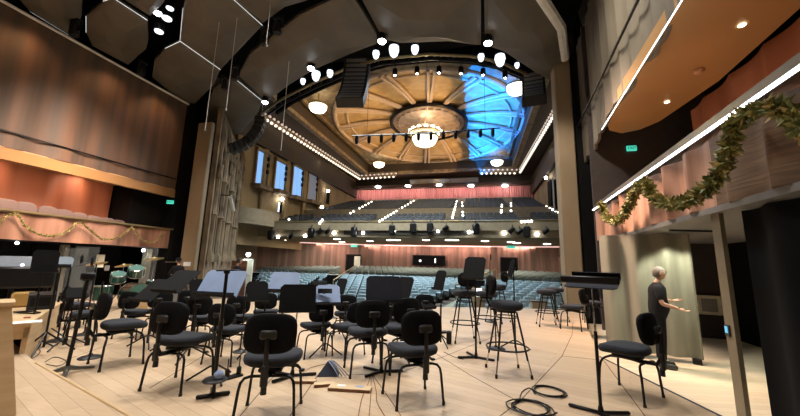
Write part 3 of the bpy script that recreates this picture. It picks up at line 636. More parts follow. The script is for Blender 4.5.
for s0, s1 in ((.6, 2.1), (2.2, 4.5), (4.7, 7.3)):
    for rr in (1, .8):
        MB().tube([sp((s0 + s1) / 2 - (s1 - s0) / 2 * rr * cos(R(12 * k)), .16, 6.6 + 1.9 * rr * sin(R(12 * k)) ** .8 if k not in (0, 15) else 6.6) - o0 for k in range(16)], .09, 6).build('arch', 'stone', scr)
    m = MB()
    for q in range(4):
        s_ = s0 + (s1 - s0) * (q + .5) / 4; m.tube([sp(s_, .08, 1.5) - o0, sp(s_, .08, 6.9) - o0], .045, 6)
    for z in (2.6, 4.4, 6.2): m.tube([sp(s0, .08, z) - o0, sp(s1, .08, z) - o0], .05, 6)
    m.build('tracery', 'stone', scr)
for q in range(12):
    s_ = .3 + q * .75; MB().lathe([(.12, 0), (.16, .1), (.08, .35), (.11, .45), (.02, .9)], sp(s_, .32, 5.3 + (q % 3) * .9) - o0, n=6).build('pinnacle', 'stone', scr)
a, b = on(215, 200, 1, 12.9), on(237, 215, 1, 12.9)
a, b = sp(1.4, .75, 4.6), sp(3.0, .75, 4.1)
t = thing('bar_light', 'pale horizontal light bar fixed across the carved stone screen', 'light bar', a); MB().tube([(0, 0, 0), b - a], .09, 8).build('tube', 'trimwhite', t); MB().tube([(0, 0, .05), V((0, 0, .05)) - V((nn_.x, nn_.y, 0)) * .6], .03, 6).build('bracket', 'black', t)
# right far wall strip beside the right pillar
struct(MB().sheet([(3.6, 13.2), (7.0, 21)], -1, 13, -.2).build('wall_screen_right', 'ceilbrown'))
# black speaker boxes on right far wall
p = on(556, 195, 1, 24); t = thing('wall_speaker', 'grey vertical speaker column beside the right pillar', 'speaker', p); MB().cbox((0, 0, 0), (.35, .35, 2.2), .04).build('cabinet', 'grey', t); MB().box((0, -.18, 0), (.27, .02, 2.0)).build('grille', 'black', t)
p = on(550, 195, 0, XB + .1); t = thing('gallery_doorway', 'dark doorway at the top right of the seating tiers', 'doorway', p); MB().box((0, 0, 0), (.1, 1.6, 3)).build('opening', 'dark', t); MB().ball((-.3, 0, 1.8), .16).build('lamp', 'lamp', t)

# ------------------------------------------------------------------ lighting truss under the proscenium
tr = [(262, 116), (280, 103), (311, 87), (345, 72), (380, 62), (430, 57), (470, 59), (500, 65), (525, 76), (545, 92)]
TP = [fl(x, y - 3, 10.2) for x, y in tr]
t0 = TP[0].copy(); truss = thing('lighting_truss', 'dark curved lighting truss above the stage front', 'truss', t0)
MB().tube([p - t0 for p in TP], .07, 8).build('lower_chord', 'brass', truss)
MB().tube([p - t0 + V((0, .5, .1)) for p in TP], .07, 8).build('rear_chord', 'black', truss)
m = MB()
for a, b in zip(TP, TP[1:]):
    for k in range(3): u = a.lerp(b, k / 3) - t0; w = a.lerp(b, (k + 1) / 3) - t0; m.tube([u, (u + w) / 2 + V((0, .5, .1)), w], .03, 5)
m.build('bracing', 'black', truss)
for i, (x, y) in enumerate([(303, 81), (316, 75), (330, 73), (376, 54), (394, 50), (415, 49), (481, 57), (500, 59), (517, 65)]):
    p = fl(x, y, 9.9); t = thing('theatre_spotlight', 'white glowing theatre lamp hanging at the stage front, number %d counted from the left' % (i + 1), 'spotlight', p, 0, 'white lamps along the stage front')
    t['label'] = ['leftmost', 'second from left', 'third from left', 'fourth from left', 'middle', 'fourth from right', 'third from right', 'second from right', 'rightmost'][i] + ' of the nine white glowing lamps along the stage front'
    sz = [.6, .95, .7, .7, 1.0, .75, .65, 1.05, .5][i]
    MB().lathe([(.10 * sz, .28 * sz), (.19 * sz, .16 * sz), (.21 * sz, .0), (.15 * sz, -.22 * sz), (.08 * sz, -.3 * sz)], n=14).build('lens_barrel', 'lampsoft', t)
    MB().lathe([(.06 * sz, .42 * sz), (.14 * sz, .38 * sz), (.2 * sz, .2 * sz), (.21 * sz, .14 * sz)], n=14).build('housing', 'black', t)
    MB().tube([(0, 0, .4 * sz), (0, .1, .62)], .02, 6).build('clamp', 'black', t)
for i, x in enumerate(range(395, 520, 22)):
    yv = 70 + abs(x - 440) ** 2 * .0012
    p = fl(x, yv, 9.9); t = thing('black_spotlight', ['leftmost', 'second from left', 'third from left', 'third from right', 'second from right', 'rightmost'][i] + ' of the small black spotlights in front of the dome', 'spotlight', p, 0, 'small black spotlights before the dome')
    MB().lathe([(.05, .2), (.11, .15), (.12, -.1), (.09, -.14)], n=12).build('housing', 'black', t); MB().ball((0, 0, -.14), .05, n=6).build('lens', 'lamp', t); MB().tube([(0, 0, .2), (0, 0, 3.6)], .015, 6).build('drop_pipe', 'black', t)
# dark border behind the truss
struct(MB().sheet([tuple((p + V((0, 1.3, 0)))[:2]) for p in TP], 10.75, 12.6, .15).build('wall_proscenium_border', 'dark'))

# second batten with black lamps in front of the dome
a, b = dp(352, 136, 19), dp(500, 128, 19)
t = thing('lighting_batten', 'thin dark batten of small black spotlights crossing the dome', 'lighting bar', a); MB().tube([(0, 0, 0), (b - a) * .5 + V((0, 0, -.1)), b - a], .04, 6).build('pipe', 'black', t)
for u in (.1, .5, .9): MB().tube([(b - a) * u, (b - a) * u + V((0, 0, 15.4 - a.z))], .012, 5).build('suspension_cable', 'black', t)
for k in range(12):
    q = (b - a) * ((k + .4) / 12); MB().lathe([(.06, 0), (.11, -.12), (.1, -.42), (.07, -.5)], q, n=8).build('spotlight', 'black', t)
# hanging line arrays
def line_array(p, n, w, h, rz, curve, lab):
    t = thing('line_array_speaker', lab, 'speaker', p, rz)
    y, z, a = 0, 0, 0
    for i in range(n):
        mt = M.Translation((0, y, z)) @ M.Rotation(a, 4, 'X')
        MB().cbox((0, 0, -h / 2), (w, .45, h * .92), .03, mtx=mt).build('cabinet', 'plastic', t)
        MB().box((0, -.23, -h / 2), (w * .8, .02, h * .6), mtx=mt).build('grille', 'grey', t)
        z -= h * cos(a); y += h * sin(a) * 1; a += curve
    MB().tube([(0, 0, 0), (0, 0, .8)], .03, 6).build('rigging', 'black', t)
line_array(dp(358, 56, 15.2), 12, 1.15, .27, R(10), R(-4), 'big dark hanging column of speakers left of the dome')
line_array(dp(533, 74, 15.5), 9, 1.0, .27, R(-10), R(-8), 'dark hanging column of speakers right of the dome near the right pillar')
line_array(dp(261, 117, 15.5), 9, .42, .25, R(-70), R(-9), 'curved hanging column of speakers beside the first blue window')
# speakers on the balcony front
for i, (x, y, big) in enumerate([(271, 235, 1), (291, 236, 0), (311, 233, 1), (320, 231, 0), (328, 231, 0), (354, 232, 1), (392, 230, 1), (413, 228, 1), (430, 228, 1), (446, 228, 0), (476, 229, 1), (512, 230, 0), (520, 231, 0), (527, 232, 1), (546, 231, 0)]):
    p = on(x, y, 1, balY(on(x, y, 1, 24).x) - .4); t = thing('balcony_loudspeaker' if big else 'balcony_spotlight', '%s black fixture hanging below the balcony edge, %s' % ('tall' if big else 'small', ['first from the left', 'second from the left', 'third from the left', 'fourth from the left', 'fifth from the left', 'sixth from the left', 'seventh from the left', 'left of the dome axis', 'under the centre of the tiers', 'just right of the centre', 'above the tilted black stand', 'fourth from the right', 'third from the right', 'second from the right', 'nearest to the right pillar'][i]), 'speaker' if big else 'spotlight', p, rnd.uniform(-.4, .4), 'black fixtures on the balcony front')
    if big: MB().cbox((0, 0, 0), (.46, .4, .8), .1).build('cabinet', 'black', t); MB().box((0, -.21, 0), (.32, .02, .62)).build('grille', 'plastic', t); MB().tube([(0, 0, .5), (0, .3, .8)], .04, 6).build('bracket', 'black', t)
    else: MB().lathe([(.1, .3), (.2, .2), (.22, -.3), (.18, -.36)], n=10, mtx=M.Rotation(R(50), 4, 'Y') @ M.Scale(.75, 4)).build('housing', 'black', t); MB().tube([(0, 0, .1), (0, .3, .7)], .04, 6).build('bracket', 'black', t)
# recessed lights under the balcony
pos = ['leftmost', 'second', 'third', 'fourth', 'fifth', 'sixth', 'seventh', 'eighth', 'ninth', 'tenth', 'eleventh', 'last']
for i, (x, y) in enumerate([(283, 240), (315, 243), (337, 239), (342, 242), (370, 241), (390, 240), (397, 240), (426, 240), (449, 240), (455, 240), (485, 241), (511, 242), (517, 243), (547, 244)]):
    p = on(x, y, 2, 3.3); tag(MB().lathe([(.3, 0), (.3, -.03), (.2, -.04)], n=14).build('recessed_light', 'step', loc=p), 'round white light under the balcony, %s from the left' % (pos + ['thirteenth', 'fourteenth'])[i] if i < 11 or i > 11 else 'round white light under the balcony, twelfth from the left', 'light', 'round lights under the balcony')
for i, (x, y) in enumerate([(278, 237), (305, 236), (334, 233), (363, 233), (394, 231), (438, 231), (469, 232), (504, 233), (537, 234)]):
    p = on(x, y, 1, balY(on(x, y, 1, 24).x) - .2); tag(MB().ball((0, 0, 0), .12, n=8).build('bare_lamp', 'lamp', loc=p), 'tiny bright lamp on the balcony edge, %s from the left' % pos[i] if i < 8 else 'tiny bright lamp on the balcony edge nearest the right pillar', 'lamp', 'tiny lamps on the balcony edge')
for x in (-14, -6, 2): area('under_balcony_light', (x, 29, 3.2), (x, 29, 0), 5, 4, 300, (1, .86, .72))

# step lights on the tiers
g = 0
seg = [((349, 214), (373, 201), 8, 'on the left diagonal of the upper tiers'), ((378, 222), (415, 200), 13, 'on the diagonal of tiers left of centre'), ((452, 219), (457, 200), 7, 'on the middle aisle of the tiers'), ((463, 217), (462, 201), 5, 'on the right side of the middle aisle'),
       ((501, 213), (502, 204), 5, 'on the aisle right of centre'), ((511, 212), (511, 202), 4, 'beyond the aisle right of centre'), ((520, 222), (533, 221), 4, 'at the front row near the right pillar'), ((545, 206), (560, 213), 5, 'on the right end slope of the tiers'), ((319, 224), (323, 219), 3, 'at the left end of the front tier'), ((288, 219), (290, 220), 1, 'by the gallery box')]
sm = MB().ball((0, 0, 0), .085, n=6).mesh('step_light', 'step')
for a, b, n, w in seg:
    for k in range(n):
        u = (k + .5) / n; x = a[0] + (b[0] - a[0]) * u; y = a[1] + (b[1] - a[1]) * u
        d = ray(x, y)                                  # meets the sloping tier plane z = zb(Y) + .5
        s_ = (Z1 - Z0) / (Y1 - Y0); tt = (Z0 + .75 - Y0 * s_ - CP.z) / (d.z - s_ * d.y)
        if tt < 0 or tt > 60: continue
        o = bpy.data.objects.new('step_light', sm); col.objects.link(o); o.location = CP + d * tt
        tag(o, 'small step light, %s from the left ' % pos[k] + w, 'light', 'step lights ' + w) if k < 12 else tag(o, 'small step light, last one ' + w, 'light', 'step lights ' + w)

# ------------------------------------------------------------------ theatre seats
def seat_mesh(mt, nm='theatre_chair'):
    m = MB()
    m.cbox((0, .12, .66), (.5, .09, .52), .035, rx=R(-10))            # back
    m.cbox((0, -.08, .44), (.46, .14, .30), .03, rx=R(8))            # tipped-up cushion
    m.cbox((-.27, -.05, .45), (.05, .36, .5), .015).cbox((.27, -.05, .45), (.05, .36, .5), .015)
    m.cbox((0, .05, .12), (.4, .1, .24), .01)
    return m
seats = []
def aisles(y): k = 3.7 + max(0, y - 17) * .25; return HC - k, HC + k
yy = 15.2
row = 0
while yy < 33.4:
    if 24.6 < yy < 25.6: yy += 1.1
    for k in range(-34, 35):
        x = HC + k * .58 + (.29 if row % 2 else 0)
        y = yy - ((x - HC) / 22) ** 2 * 3.0
        l, r = aisles(y)
        if abs(x - l) < .75 or abs(x - r) < .75 or x > 9.6 or x < -20.5 or y < 14.4: continue
        if abs(x - HC) > 8 + (y - 14) * .75: continue
        lim = 33.6 - 5.5 * max(0, (-5.5 - x) / 16) ** 2.2 - 3 * max(0, (x + 5.5) / 20) ** 2.2
        if y > lim - .8: continue
        seats.append((y, x, row))
    yy += .93; row += 1
seats.sort()
def in_view(x, y):
    q = V((x, y, zf(y) + .8)) - CP; z = q.dot(fw); px = 400 + F * q.dot(rt) / z
    return 258 < px < 566
vis = [s_ for s_ in seats if in_view(s_[1], s_[0])]
ind = vis[:300]; rest = vis[300:]
ORD = ['first', 'second', 'third', 'fourth', 'fifth', 'sixth', 'seventh', 'eighth', 'ninth', 'tenth', 'eleventh', 'twelfth', 'thirteenth', 'fourteenth', 'fifteenth', 'sixteenth', 'seventeenth', 'eighteenth', 'nineteenth', 'twentieth'] + ['%s-%s' % (d, u) for d in ('twenty', 'thirty') for u in ('first', 'second', 'third', 'fourth', 'fifth', 'sixth', 'seventh', 'eighth', 'ninth', 'last')]
mb_ = MB().cbox((0, .12, .66), (.48, .09, .52), .04, rx=R(-10)).mesh('backrest', 'seatblue')
ms_ = MB().cbox((0, -.08, .46), (.42, .14, .28), .03, rx=R(8)).mesh('seat', 'seatblue')
mf_ = MB().cbox((-.255, -.05, .42), (.05, .40, .56), .015).cbox((.255, -.05, .42), (.05, .40, .56), .015).cbox((0, .05, .12), (.4, .1, .24), .01).mesh('frame', 'black')
rows = {}
for i, (y, x, r_) in enumerate(ind):
    l, r = aisles(y); blk = 'left' if x < l else ('right' if x > r else 'centre'); rows.setdefault((blk, r_), []).append((x, y))
rk = {b: sorted({k[1] for k in rows if k[0] == b}) for b in ('left', 'centre', 'right')}
for (blk, r_), L_s in rows.items():
    for q, (x, y) in enumerate(sorted(L_s)):
        lab = 'pale blue seat, %s stalls block, %s row from the stage, %s from the left' % (blk, ORD[rk[blk].index(r_)], ORD[q])
        t = thing('theatre_chair', lab, 'theatre seat', (x, y, zf(y)), (x - HC) * .012, 'pale blue seats of the front stalls')
        for nm, me in (('backrest', mb_), ('seat', ms_), ('frame', mf_)):
            o = bpy.data.objects.new(nm, me); col.objects.link(o); o.parent = t
m = MB(); base = seat_mesh(0)
for (y, x, r_) in rest:
    n = len(m.v); off = V((x, y, zf(y))); m.v += [v + off for v in base.v]; m.f += [tuple(i + n for i in f) for f in base.f]
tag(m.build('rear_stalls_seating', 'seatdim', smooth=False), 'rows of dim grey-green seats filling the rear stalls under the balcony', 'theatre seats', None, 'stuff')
m = MB(); y = Y0 + 1.0; sb = MB().cbox((0, 0, .36), (.5, .12, .5), .04)
while y < 43.8:
    if not 30 < y < 31.6:
        x = -17.6
        while x < 6.6:
            if abs((x - HC) % 6.2 - 3.1) > .6:
                n = len(m.v); off = V((x, y, zb(y))); m.v += [v + off for v in sb.v]; m.f += [tuple(i + n for i in f) for f in sb.f]
            x += .58
    y += .95
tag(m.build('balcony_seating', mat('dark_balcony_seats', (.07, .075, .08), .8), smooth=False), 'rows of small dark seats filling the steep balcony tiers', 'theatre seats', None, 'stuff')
# aisles, rails, cross wall
for sgn, lab in ((-1, 'left'), (1, 'right')):
    P = [V((HC + sgn * (3.7 + max(0, y - 17) * .25), y, zf(y) + .02)) for y in (13, 15, 17, 21, 25, 29, 33)]
    m = MB()
    for a, b in zip(P, P[1:]): m.add([a + V((-.55, 0, 0)), a + V((.55, 0, 0)), b + V((.55, 0, 0)), b + V((-.55, 0, 0)), a + V((-.55, 0, -.1)), a + V((.55, 0, -.1)), b + V((.55, 0, -.1)), b + V((-.55, 0, -.1))], [(0, 1, 2, 3), (7, 6, 5, 4), (0, 4, 5, 1), (1, 5, 6, 2), (2, 6, 7, 3), (3, 7, 4, 0)])
    struct(m.build('floor_aisle_' + lab, 'aisle', smooth=False))
    rl = thing('aisle_handrail', 'pale handrail beside the %s aisle of the stalls' % lab, 'handrail', P[0])
    MB().tube([p - P[0] + V((sgn * -.65, 0, .85)) for p in P[3:]], .05, 6).build('rail', 'brass', rl)
    for p in P[3:]: MB().tube([p - P[0] + V((sgn * -.65, 0, 0)), p - P[0] + V((sgn * -.65, 0, .85))], .04, 6).build('post', 'brass', rl)
struct(MB().sheet([(x, 25.2 - ((x - HC) / 22) ** 2 * 3) for x in [-19 + i for i in range(29)]], -.6, .32, .08).build('trim_23', 'black'))
struct(MB().tube([(x, 25.15 - ((x - HC) / 22) ** 2 * 3, .36) for x in [-19 + i for i in range(29)]], .03, 6).build('trim_24', 'trimwhite'))

# ------------------------------------------------------------------ ON THE STAGE
def az(x): return YAW + math.atan((400 - x) / F)
# orchestra chair (faces local +Y)
def make_chair():
    t = thing('orchestra_chair', '', 'chair')
    MB().pad(.50, .46, .09, M.Translation((0, .03, .48)), e=3.0, bend=.25, drop=.35, taper=-.06).build('seat', 'fabric', t)
    MB().pad(.44, .33, .06, M.Translation((0, -.235, .735)) @ M.Rotation(R(-8), 4, 'X') @ M.Rotation(R(-90), 4, 'X'), e=3.4, bend=.45).build('backrest', 'backpad', t)
    MB().cbox((0, -.305, .735), (.14, .03, .075), .03).build('back_plate', 'plastic', t)
    MB().tube([(0, -.32, .70), (0, -.325, .60), (0, -.315, .46), (0, -.27, .385), (0, -.12, .375), (0, 0, .39)], .02, 8).build('back_post', 'black', t)
    MB().cbox((0, -.325, .42), (.06, .04, .17), .012).build('post_sleeve', 'plastic', t)
    MB().cyl((0, -.31, .36), (0, -.31, .28), .022, .026, 10).build('adjusting_knob', 'plastic', t)
    MB().cbox((0, 0, .405), (.2, .26, .04), .012).build('seat_mount', 'black', t)
    for y in (-1, 1):
        P = [(-.245, y * .215, 0.012), (-.225, y * .20, .27), (-.215, y * .19, .33), (-.19, y * .18, .362), (-.14, y * .17, .375), (.14, y * .17, .375), (.19, y * .18, .362), (.215, y * .19, .33), (.225, y * .20, .27), (.245, y * .215, .012)]
        lf = MB().tube(P, .0125, 8).build('leg_frame', 'black', t)
        for x in (-.245, .245): MB().cyl((x, y * .215, 0), (x, y * .215, .03), .017, .016, 8).build('foot', 'plastic', lf)
    MB().tube([(-.05, -.17, .378), (0, 0, .385), (.05, .17, .378)], .014, 6).tube([(.05, -.17, .378), (0, 0, .385), (-.05, .17, .378)], .014, 6).build('cross_brace', 'black', t)
    MB().tube([(.05, .03, .40), (.2, .05, .385), (.24, .05, .36)], .007, 6).cbox((.25, .05, .352), (.05, .05, .02), .006).build('lever', 'black', t)
    return t
chairs = [  # x, y of the seat centre in the photograph, turn, label
 (274, 355, 22, 'black orchestra chair nearest the camera, seen from behind left of centre'),
 (184, 337, 2, 'black orchestra chair with back to the camera, two places right of the disc-based stands'),
 (413, 347, 34, 'black orchestra chair with white papers lying on its seat'),
 (122, 323, -22, 'black orchestra chair seen from the side, nearest to the left riser edge'),
 (627, 347, 48, 'large black orchestra chair at right in front of the standing man'),
 (368, 330, 32, 'black orchestra chair in the second row behind the cardboard pieces'),
 (347, 325, 68, 'black orchestra chair partly hidden behind the one beyond the cardboard'),
 (397, 326, 50, 'black orchestra chair just left behind the one with white papers'),
 (388, 318, 25, 'black orchestra chair further back between the two grey music stands'),
 (316, 324, 48, 'black orchestra chair right of the largest black music stand pole'),
 (346, 313, 20, 'small distant black chair below the pale blue-lit music stand with tablet'),
 (229, 328, 4, 'black orchestra chair behind the tall black pole stand with disc'),
 (241, 316, 20, 'distant black chair right behind the pale blue-lit music stand at left'),
 (266, 311, 30, 'distant black chair left of the big black music stand'),
 (163, 310, 30, 'black chair under the leaning dark desk left of the pillar stands'),
 (192, 308, 25, 'black chair between the two leaning dark music desks'),
 (137, 311, 10, 'distant black chair right of the green drums'),
 (84, 313, -30, 'dark chair behind the side-on chair near the riser'),
 (78, 304, -20, 'dark chair at far left behind the acrylic shield'),
 (573, 306, 60, 'black chair at right behind the black stools'),
 (592, 302, 80, 'black chair half hidden by the large flat desk at right'),
 (423, 311, 20, 'small distant chair by the stage edge left of the stools'),
 (205, 317, 15, 'dark chair behind the tall pole stand at left'),
]
ch0 = make_chair()
for i, (x, y, rz, lab) in enumerate(chairs):
    k = .86 if i in (6, 8, 9, 10, 11, 12, 13, 14, 15, 16, 17, 18, 21, 22) else 1.0        # smaller seating size further back
    p = fl(x, y, .5 * k); o = place(ch0, i > 0, (p.x, p.y, 0.0), R(rz), lab, 'black orchestra chairs on the stage'); o.scale = (k, k, k)
p = fl(415, 345, .53)
def sheet_at(x, y, z, w, h, rz, lab, mt='paper', nm='paper_sheet', cat='paper'):
    p = fl(x, y, z); return tag(MB().cbox((0, 0, 0), (w, h, .006), .002, rz=R(rz)).build(nm, mt, loc=p), lab, cat)
sheet_at(409, 343, .525, .21, .16, 40, 'white sheet of music on the seat, left of the chair post'); sheet_at(426, 343, .525, .2, .15, 10, 'white sheet of music on the seat, right of the chair post')

# stools
def make_stool(h, back, sw=.44):
    t = thing('orchestra_stool', '', 'stool')
    MB().pad(sw, sw * .92, .10, M.Translation((0, 0, h - .05)), e=2.4, bend=-.2).build('seat', 'fabric', t)
    MB().cyl((0, 0, h - .14), (0, 0, h - .09), .13, .13, 18).build('swivel_plate', 'black', t)
    for k in range(4):
        a = R(45 + 90 * k); r0, r1 = .14, .31
        l = MB().tube([(r0 * cos(a), r0 * sin(a), h - .13), (r1 * .86 * cos(a), r1 * .86 * sin(a), .2)], .013, 8).build('leg', 'black', t)
        MB().tube([(r1 * .855 * cos(a), r1 * .855 * sin(a), .21), (r1 * cos(a), r1 * sin(a), .03)], .010, 8).build('leg_extension', 'chrome', l)
        MB().cyl((r1 * cos(a), r1 * sin(a), 0), (r1 * cos(a), r1 * sin(a), .045), .018, .016, 8).build('rubber_foot', 'black', l)
    MB().ring((0, 0, .32), .265, .011, 32).build('foot_ring', 'black', t)
    MB().ring((0, 0, h - .2), .145, .008, 24).build('upper_ring', 'black', t)
    if back:
        MB().pad(.34, .26, .06, M.Translation((0, -.21, h + .2)) @ M.Rotation(R(-96), 4, 'X'), e=3, bend=.5).build('backrest', 'backpad', t)
        MB().tube([(0, -.25, h + .2), (0, -.26, h + .02), (0, -.2, h - .11), (0, 0, h - .12)], .014, 6).build('back_post', 'black', t)
    return t
s0 = make_stool(.90, True); s1 = make_stool(.84, False)
for i, (pt, u, x, y, rz, lab) in enumerate([(s0, 0, 508, 373, -75, 'tallest black stool with a foot ring and backrest at centre right'), (s0, 1, 465, 341, 15, 'black padded stool left behind the tallest stool'),
     (s1, 0, 487, 334, 0, 'backless black stool between the two stools with backrests'), (s1, 1, 548, 326, 0, 'round-seated black stool near the right pillar'), (s1, 1, 556, 321, 30, 'farther black stool just right behind the round-seated one'), (s0, 1, 498, 322, 60, 'small dark stool at the front edge of the stage behind the tallest one')]):
    p = fl(x, y); place(pt, u, p, R(rz), lab, 'black stools on the stage')

# music stands
def music_stand(x, y, d, wpx, hpx, off, mt, lab, tilt=22, base='tripod', lean=0, z0=0, edge=None):
    p = dp(x, y, d); w = wpx * d / F * cos(az(x) - YAW); h = hpx * d / F
    t = thing('music_stand', lab, 'music stand', (p.x, p.y, z0), az(x) + R(off)); Z = p.z - z0
    md = M.Translation((0, -.03, Z)) @ M.Rotation(R(lean), 4, 'Y') @ M.Rotation(R(-tilt), 4, 'X')
    d_ = MB().prism([(-w / 2, -h / 2), (w / 2, -h / 2), (w / 2, h / 2 - .04), (w / 2 - .04, h / 2), (-w / 2 + .04, h / 2), (-w / 2, h / 2 - .04)], -.004, .004, md @ M.Rotation(R(90), 4, 'X')).build('desk', mt, t, smooth=False)
    MB().box((0, -.03, -h / 2), (w, .065, .008), md).box((0, -.06, -h / 2 + .012), (w, .006, .03), md).build('ledge', 'desk', t)
    MB().cbox((0, .03, -.02), (.08, .05, .1), .012, md).build('desk_clamp', 'plastic', t)
    MB().tube([(0, 0, .40), (0, 0.01, Z - .02)], .009, 8).build('inner_pole', 'chrome' if d < 4.5 else 'black', t)
    MB().tube([(0, 0, .05), (0, 0, max(.45, Z * .62))], .016, 8).build('pole', 'black', t)
    if base == 'tripod':
        for k in range(3):
            a = R(90 + 120 * k); MB().tube([(0, 0, .16), (.05 * cos(a), .05 * sin(a), .15), (.27 * cos(a), .27 * sin(a), .012)], .011, 6).build('leg', 'black', t)
    else:
        for a in (0, R(140), R(220)): MB().cbox((.14 * cos(a), .14 * sin(a), .02), (.28, .035, .03), .01, rz=a).build('leg', 'black', t)
        MB().cyl((0, 0, 0), (0, 0, .08), .03, .02, 10).build('hub', 'black', t)
    return t
G = 'x'
music_stand(224, 283, 3.9, 54, 28, -42, 'bluetint', 'pale blue-lit music stand behind the tall black pole at left', 30, lean=0)
music_stand(257, 291, 4.9, 23, 20, 20, 'desk', 'small dark music stand with a metal dot between the two pale ones', 20)
music_stand(285, 282, 4.9, 30, 21, -16, 'bluetint', 'pale blue-lit music stand directly behind the big black one', 25)
music_stand(298, 298, 4.05, 36, 27, 0, 'desk', 'big black music stand above the nearest chair', 12, base='flat')
music_stand(328, 295, 5.0, 24, 22, 10, 'bluetint', 'pale blue-lit music stand carrying black tablets', 30)
music_stand(384, 289, 4.3, 36, 26, 6, 'deskgrey', 'wide dark grey music stand in front of the blue seats', 14, base='flat')
music_stand(404, 291, 4.8, 20, 30, -38, 'desk', 'dark leaning music stand just right behind the wide grey one', 24)
music_stand(441, 280, 5.8, 12, 20, -35, 'desk', 'narrow dark music stand against the blue seats', 20)
music_stand(475, 268, 5.1, 22, 24, -20, 'desk', 'raised tilted dark music stand before the right aisle', 24, base='flat')
music_stand(513, 268, 5.6, 9, 18, -58, 'desk', 'narrow edge-on dark music stand by the right rear doorway', 15)
music_stand(342, 286, 6.2, 12, 16, -38, 'desk', 'tiny dark music stand tilted in front of the left aisle', 24)
fs = music_stand(592, 283, 3.3, 52, 46, 172, 'deskgrey', 'large nearly flat black music stand in the right foreground', 101, base='flat')
MB().cbox((0, .19, 1.245), (.50, .03, .07), .012).build('raised_lip', 'black', fs)
music_stand(155, 290, 5.2, 34, 30, -55, 'desk', 'leaning dark music desk right of the green drums', 48)
music_stand(180, 281, 5.0, 40, 32, -52, 'desk', 'leaning dark music desk in front of the beige left pillar', 50)
music_stand(197, 289, 4.6, 20, 20, 30, 'desk', 'dark music desk with clamp just left of the tall pole stand', 20)
music_stand(45, 261, 5.0, 28, 22, 10, 'desk', 'solid black music desk high at the left under the balcony', 5)
music_stand(62, 262, 5.6, 24, 12, -10, 'lid', 'blue-grey desk beside the solid black one at far left', 30)
music_stand(75, 293, 5.0, 22, 12, 20, 'desk', 'low dark music desk behind the side-on chair', 30)
music_stand(427, 305, 6.4, 14, 10, 30, 'desk', 'low dark music desk near the stage edge left of the stools', 50)
# tablets on the pale stand, papers
for (x, y, w, h, lab) in ((320, 283, 13, 4, 'upper black tablet on the pale blue-lit music stand'), (325, 291, 14, 5, 'lower black tablet on the pale blue-lit music stand')):
    p = dp(x, y, 4.93); o = MB().cbox((0, 0, 0), (w * 4.93 / F, .014, h * 4.93 / F), .004, rx=R(-28)).build('tablet', 'black', loc=p); o.rotation_euler = (0, 0, az(x)); tag(o, lab, 'tablet')
# tall heavy pole stand with disc and small tray
p = fl(213, 397); t = thing('pole_stand', 'tall thick black pole stand with disc and pale tray near the bottom', 'stand', p, az(213))
top = dp(220, 274, (p - CP).dot(fw)); 
MB().tube([(0, 0, .02), (top - p).length * V((.0, 0, 1))], .017, 10).build('pole', 'black', t, loc=(0, 0, 0)); H_ = (top - p).length
MB().cbox((0, 0, .02), (.30, .05, .03), .01).cbox((0, .08, .02), (.05, .26, .03), .01).build('base_bars', 'black', t)
MB().lathe([(.11, .15), (.115, .16), (.10, .175), (.02, .18)], n=22).build('disc', 'plastic', t)
MB().cbox((.03, -.04, .21), (.09, .07, .1), .03).build('tray', 'bluetint', t)
MB().cbox((.0, 0, H_), (.06, .06, .05), .012).tube([(-.10, 0, H_ + .01), (.12, -.02, H_ + .02)], .01, 6).build('clamp', 'black', t)
MB().cyl((0, 0, H_ * .52), (0, 0, H_ * .60), .026, .024, 10).build('height_collar', 'plastic', t)
# round based stands at left
def disc_stand(x, y, h, lab, boom=None, r=.13, lean=0):
    p = fl(x, y); t = thing('microphone_stand', lab, 'microphone stand', p, az(x))
    MB().lathe([(r, 0), (r, .012), (r * .8, .025), (.03, .04), (.02, .06)], n=24).build('round_base', 'plastic', t)
    MB().tube([(0, 0, .03), (lean, 0, h)], .011, 8).build('pole', 'black', t)
    MB().cyl((lean * .6, 0, h * .58), (lean * .62, 0, h * .64), .02, .018, 8).build('collar', 'plastic', t)
    if boom:
        MB().tube([(lean, 0, h), (lean + boom[0], boom[1], h + boom[2])], .008, 6).build('boom', 'black', t)
        MB().lathe([(.012, 0), (.022, .03), (.022, .12), (.01, .15)], (lean + boom[0], boom[1], h + boom[2] - .07), n=10).build('microphone', 'plastic', t)
disc_stand(57, 341, 1.15, 'round-based microphone stand leftmost beside the wooden platform', (.25, .05, .1))
disc_stand(84, 335, 1.2, 'round-based microphone stand second from the platform', (-.2, .1, .08))
disc_stand(90, 358, 1.0, 'round-based microphone stand under the side-on chair', None)
disc_stand(496, 349, .75, 'low round-based stand seen through the tallest stool', None, .15)
disc_stand(491, 300 + 22, 1.45, 'tall slim microphone stand before the right aisle of the hall', (.02, 0, .12))
disc_stand(240, 352, .95, 'thin microphone stand beside the small floor plates', None, .10)
disc_stand(333, 318, .95, 'thin pole with tiny top before the left aisle of the hall', None, .10)
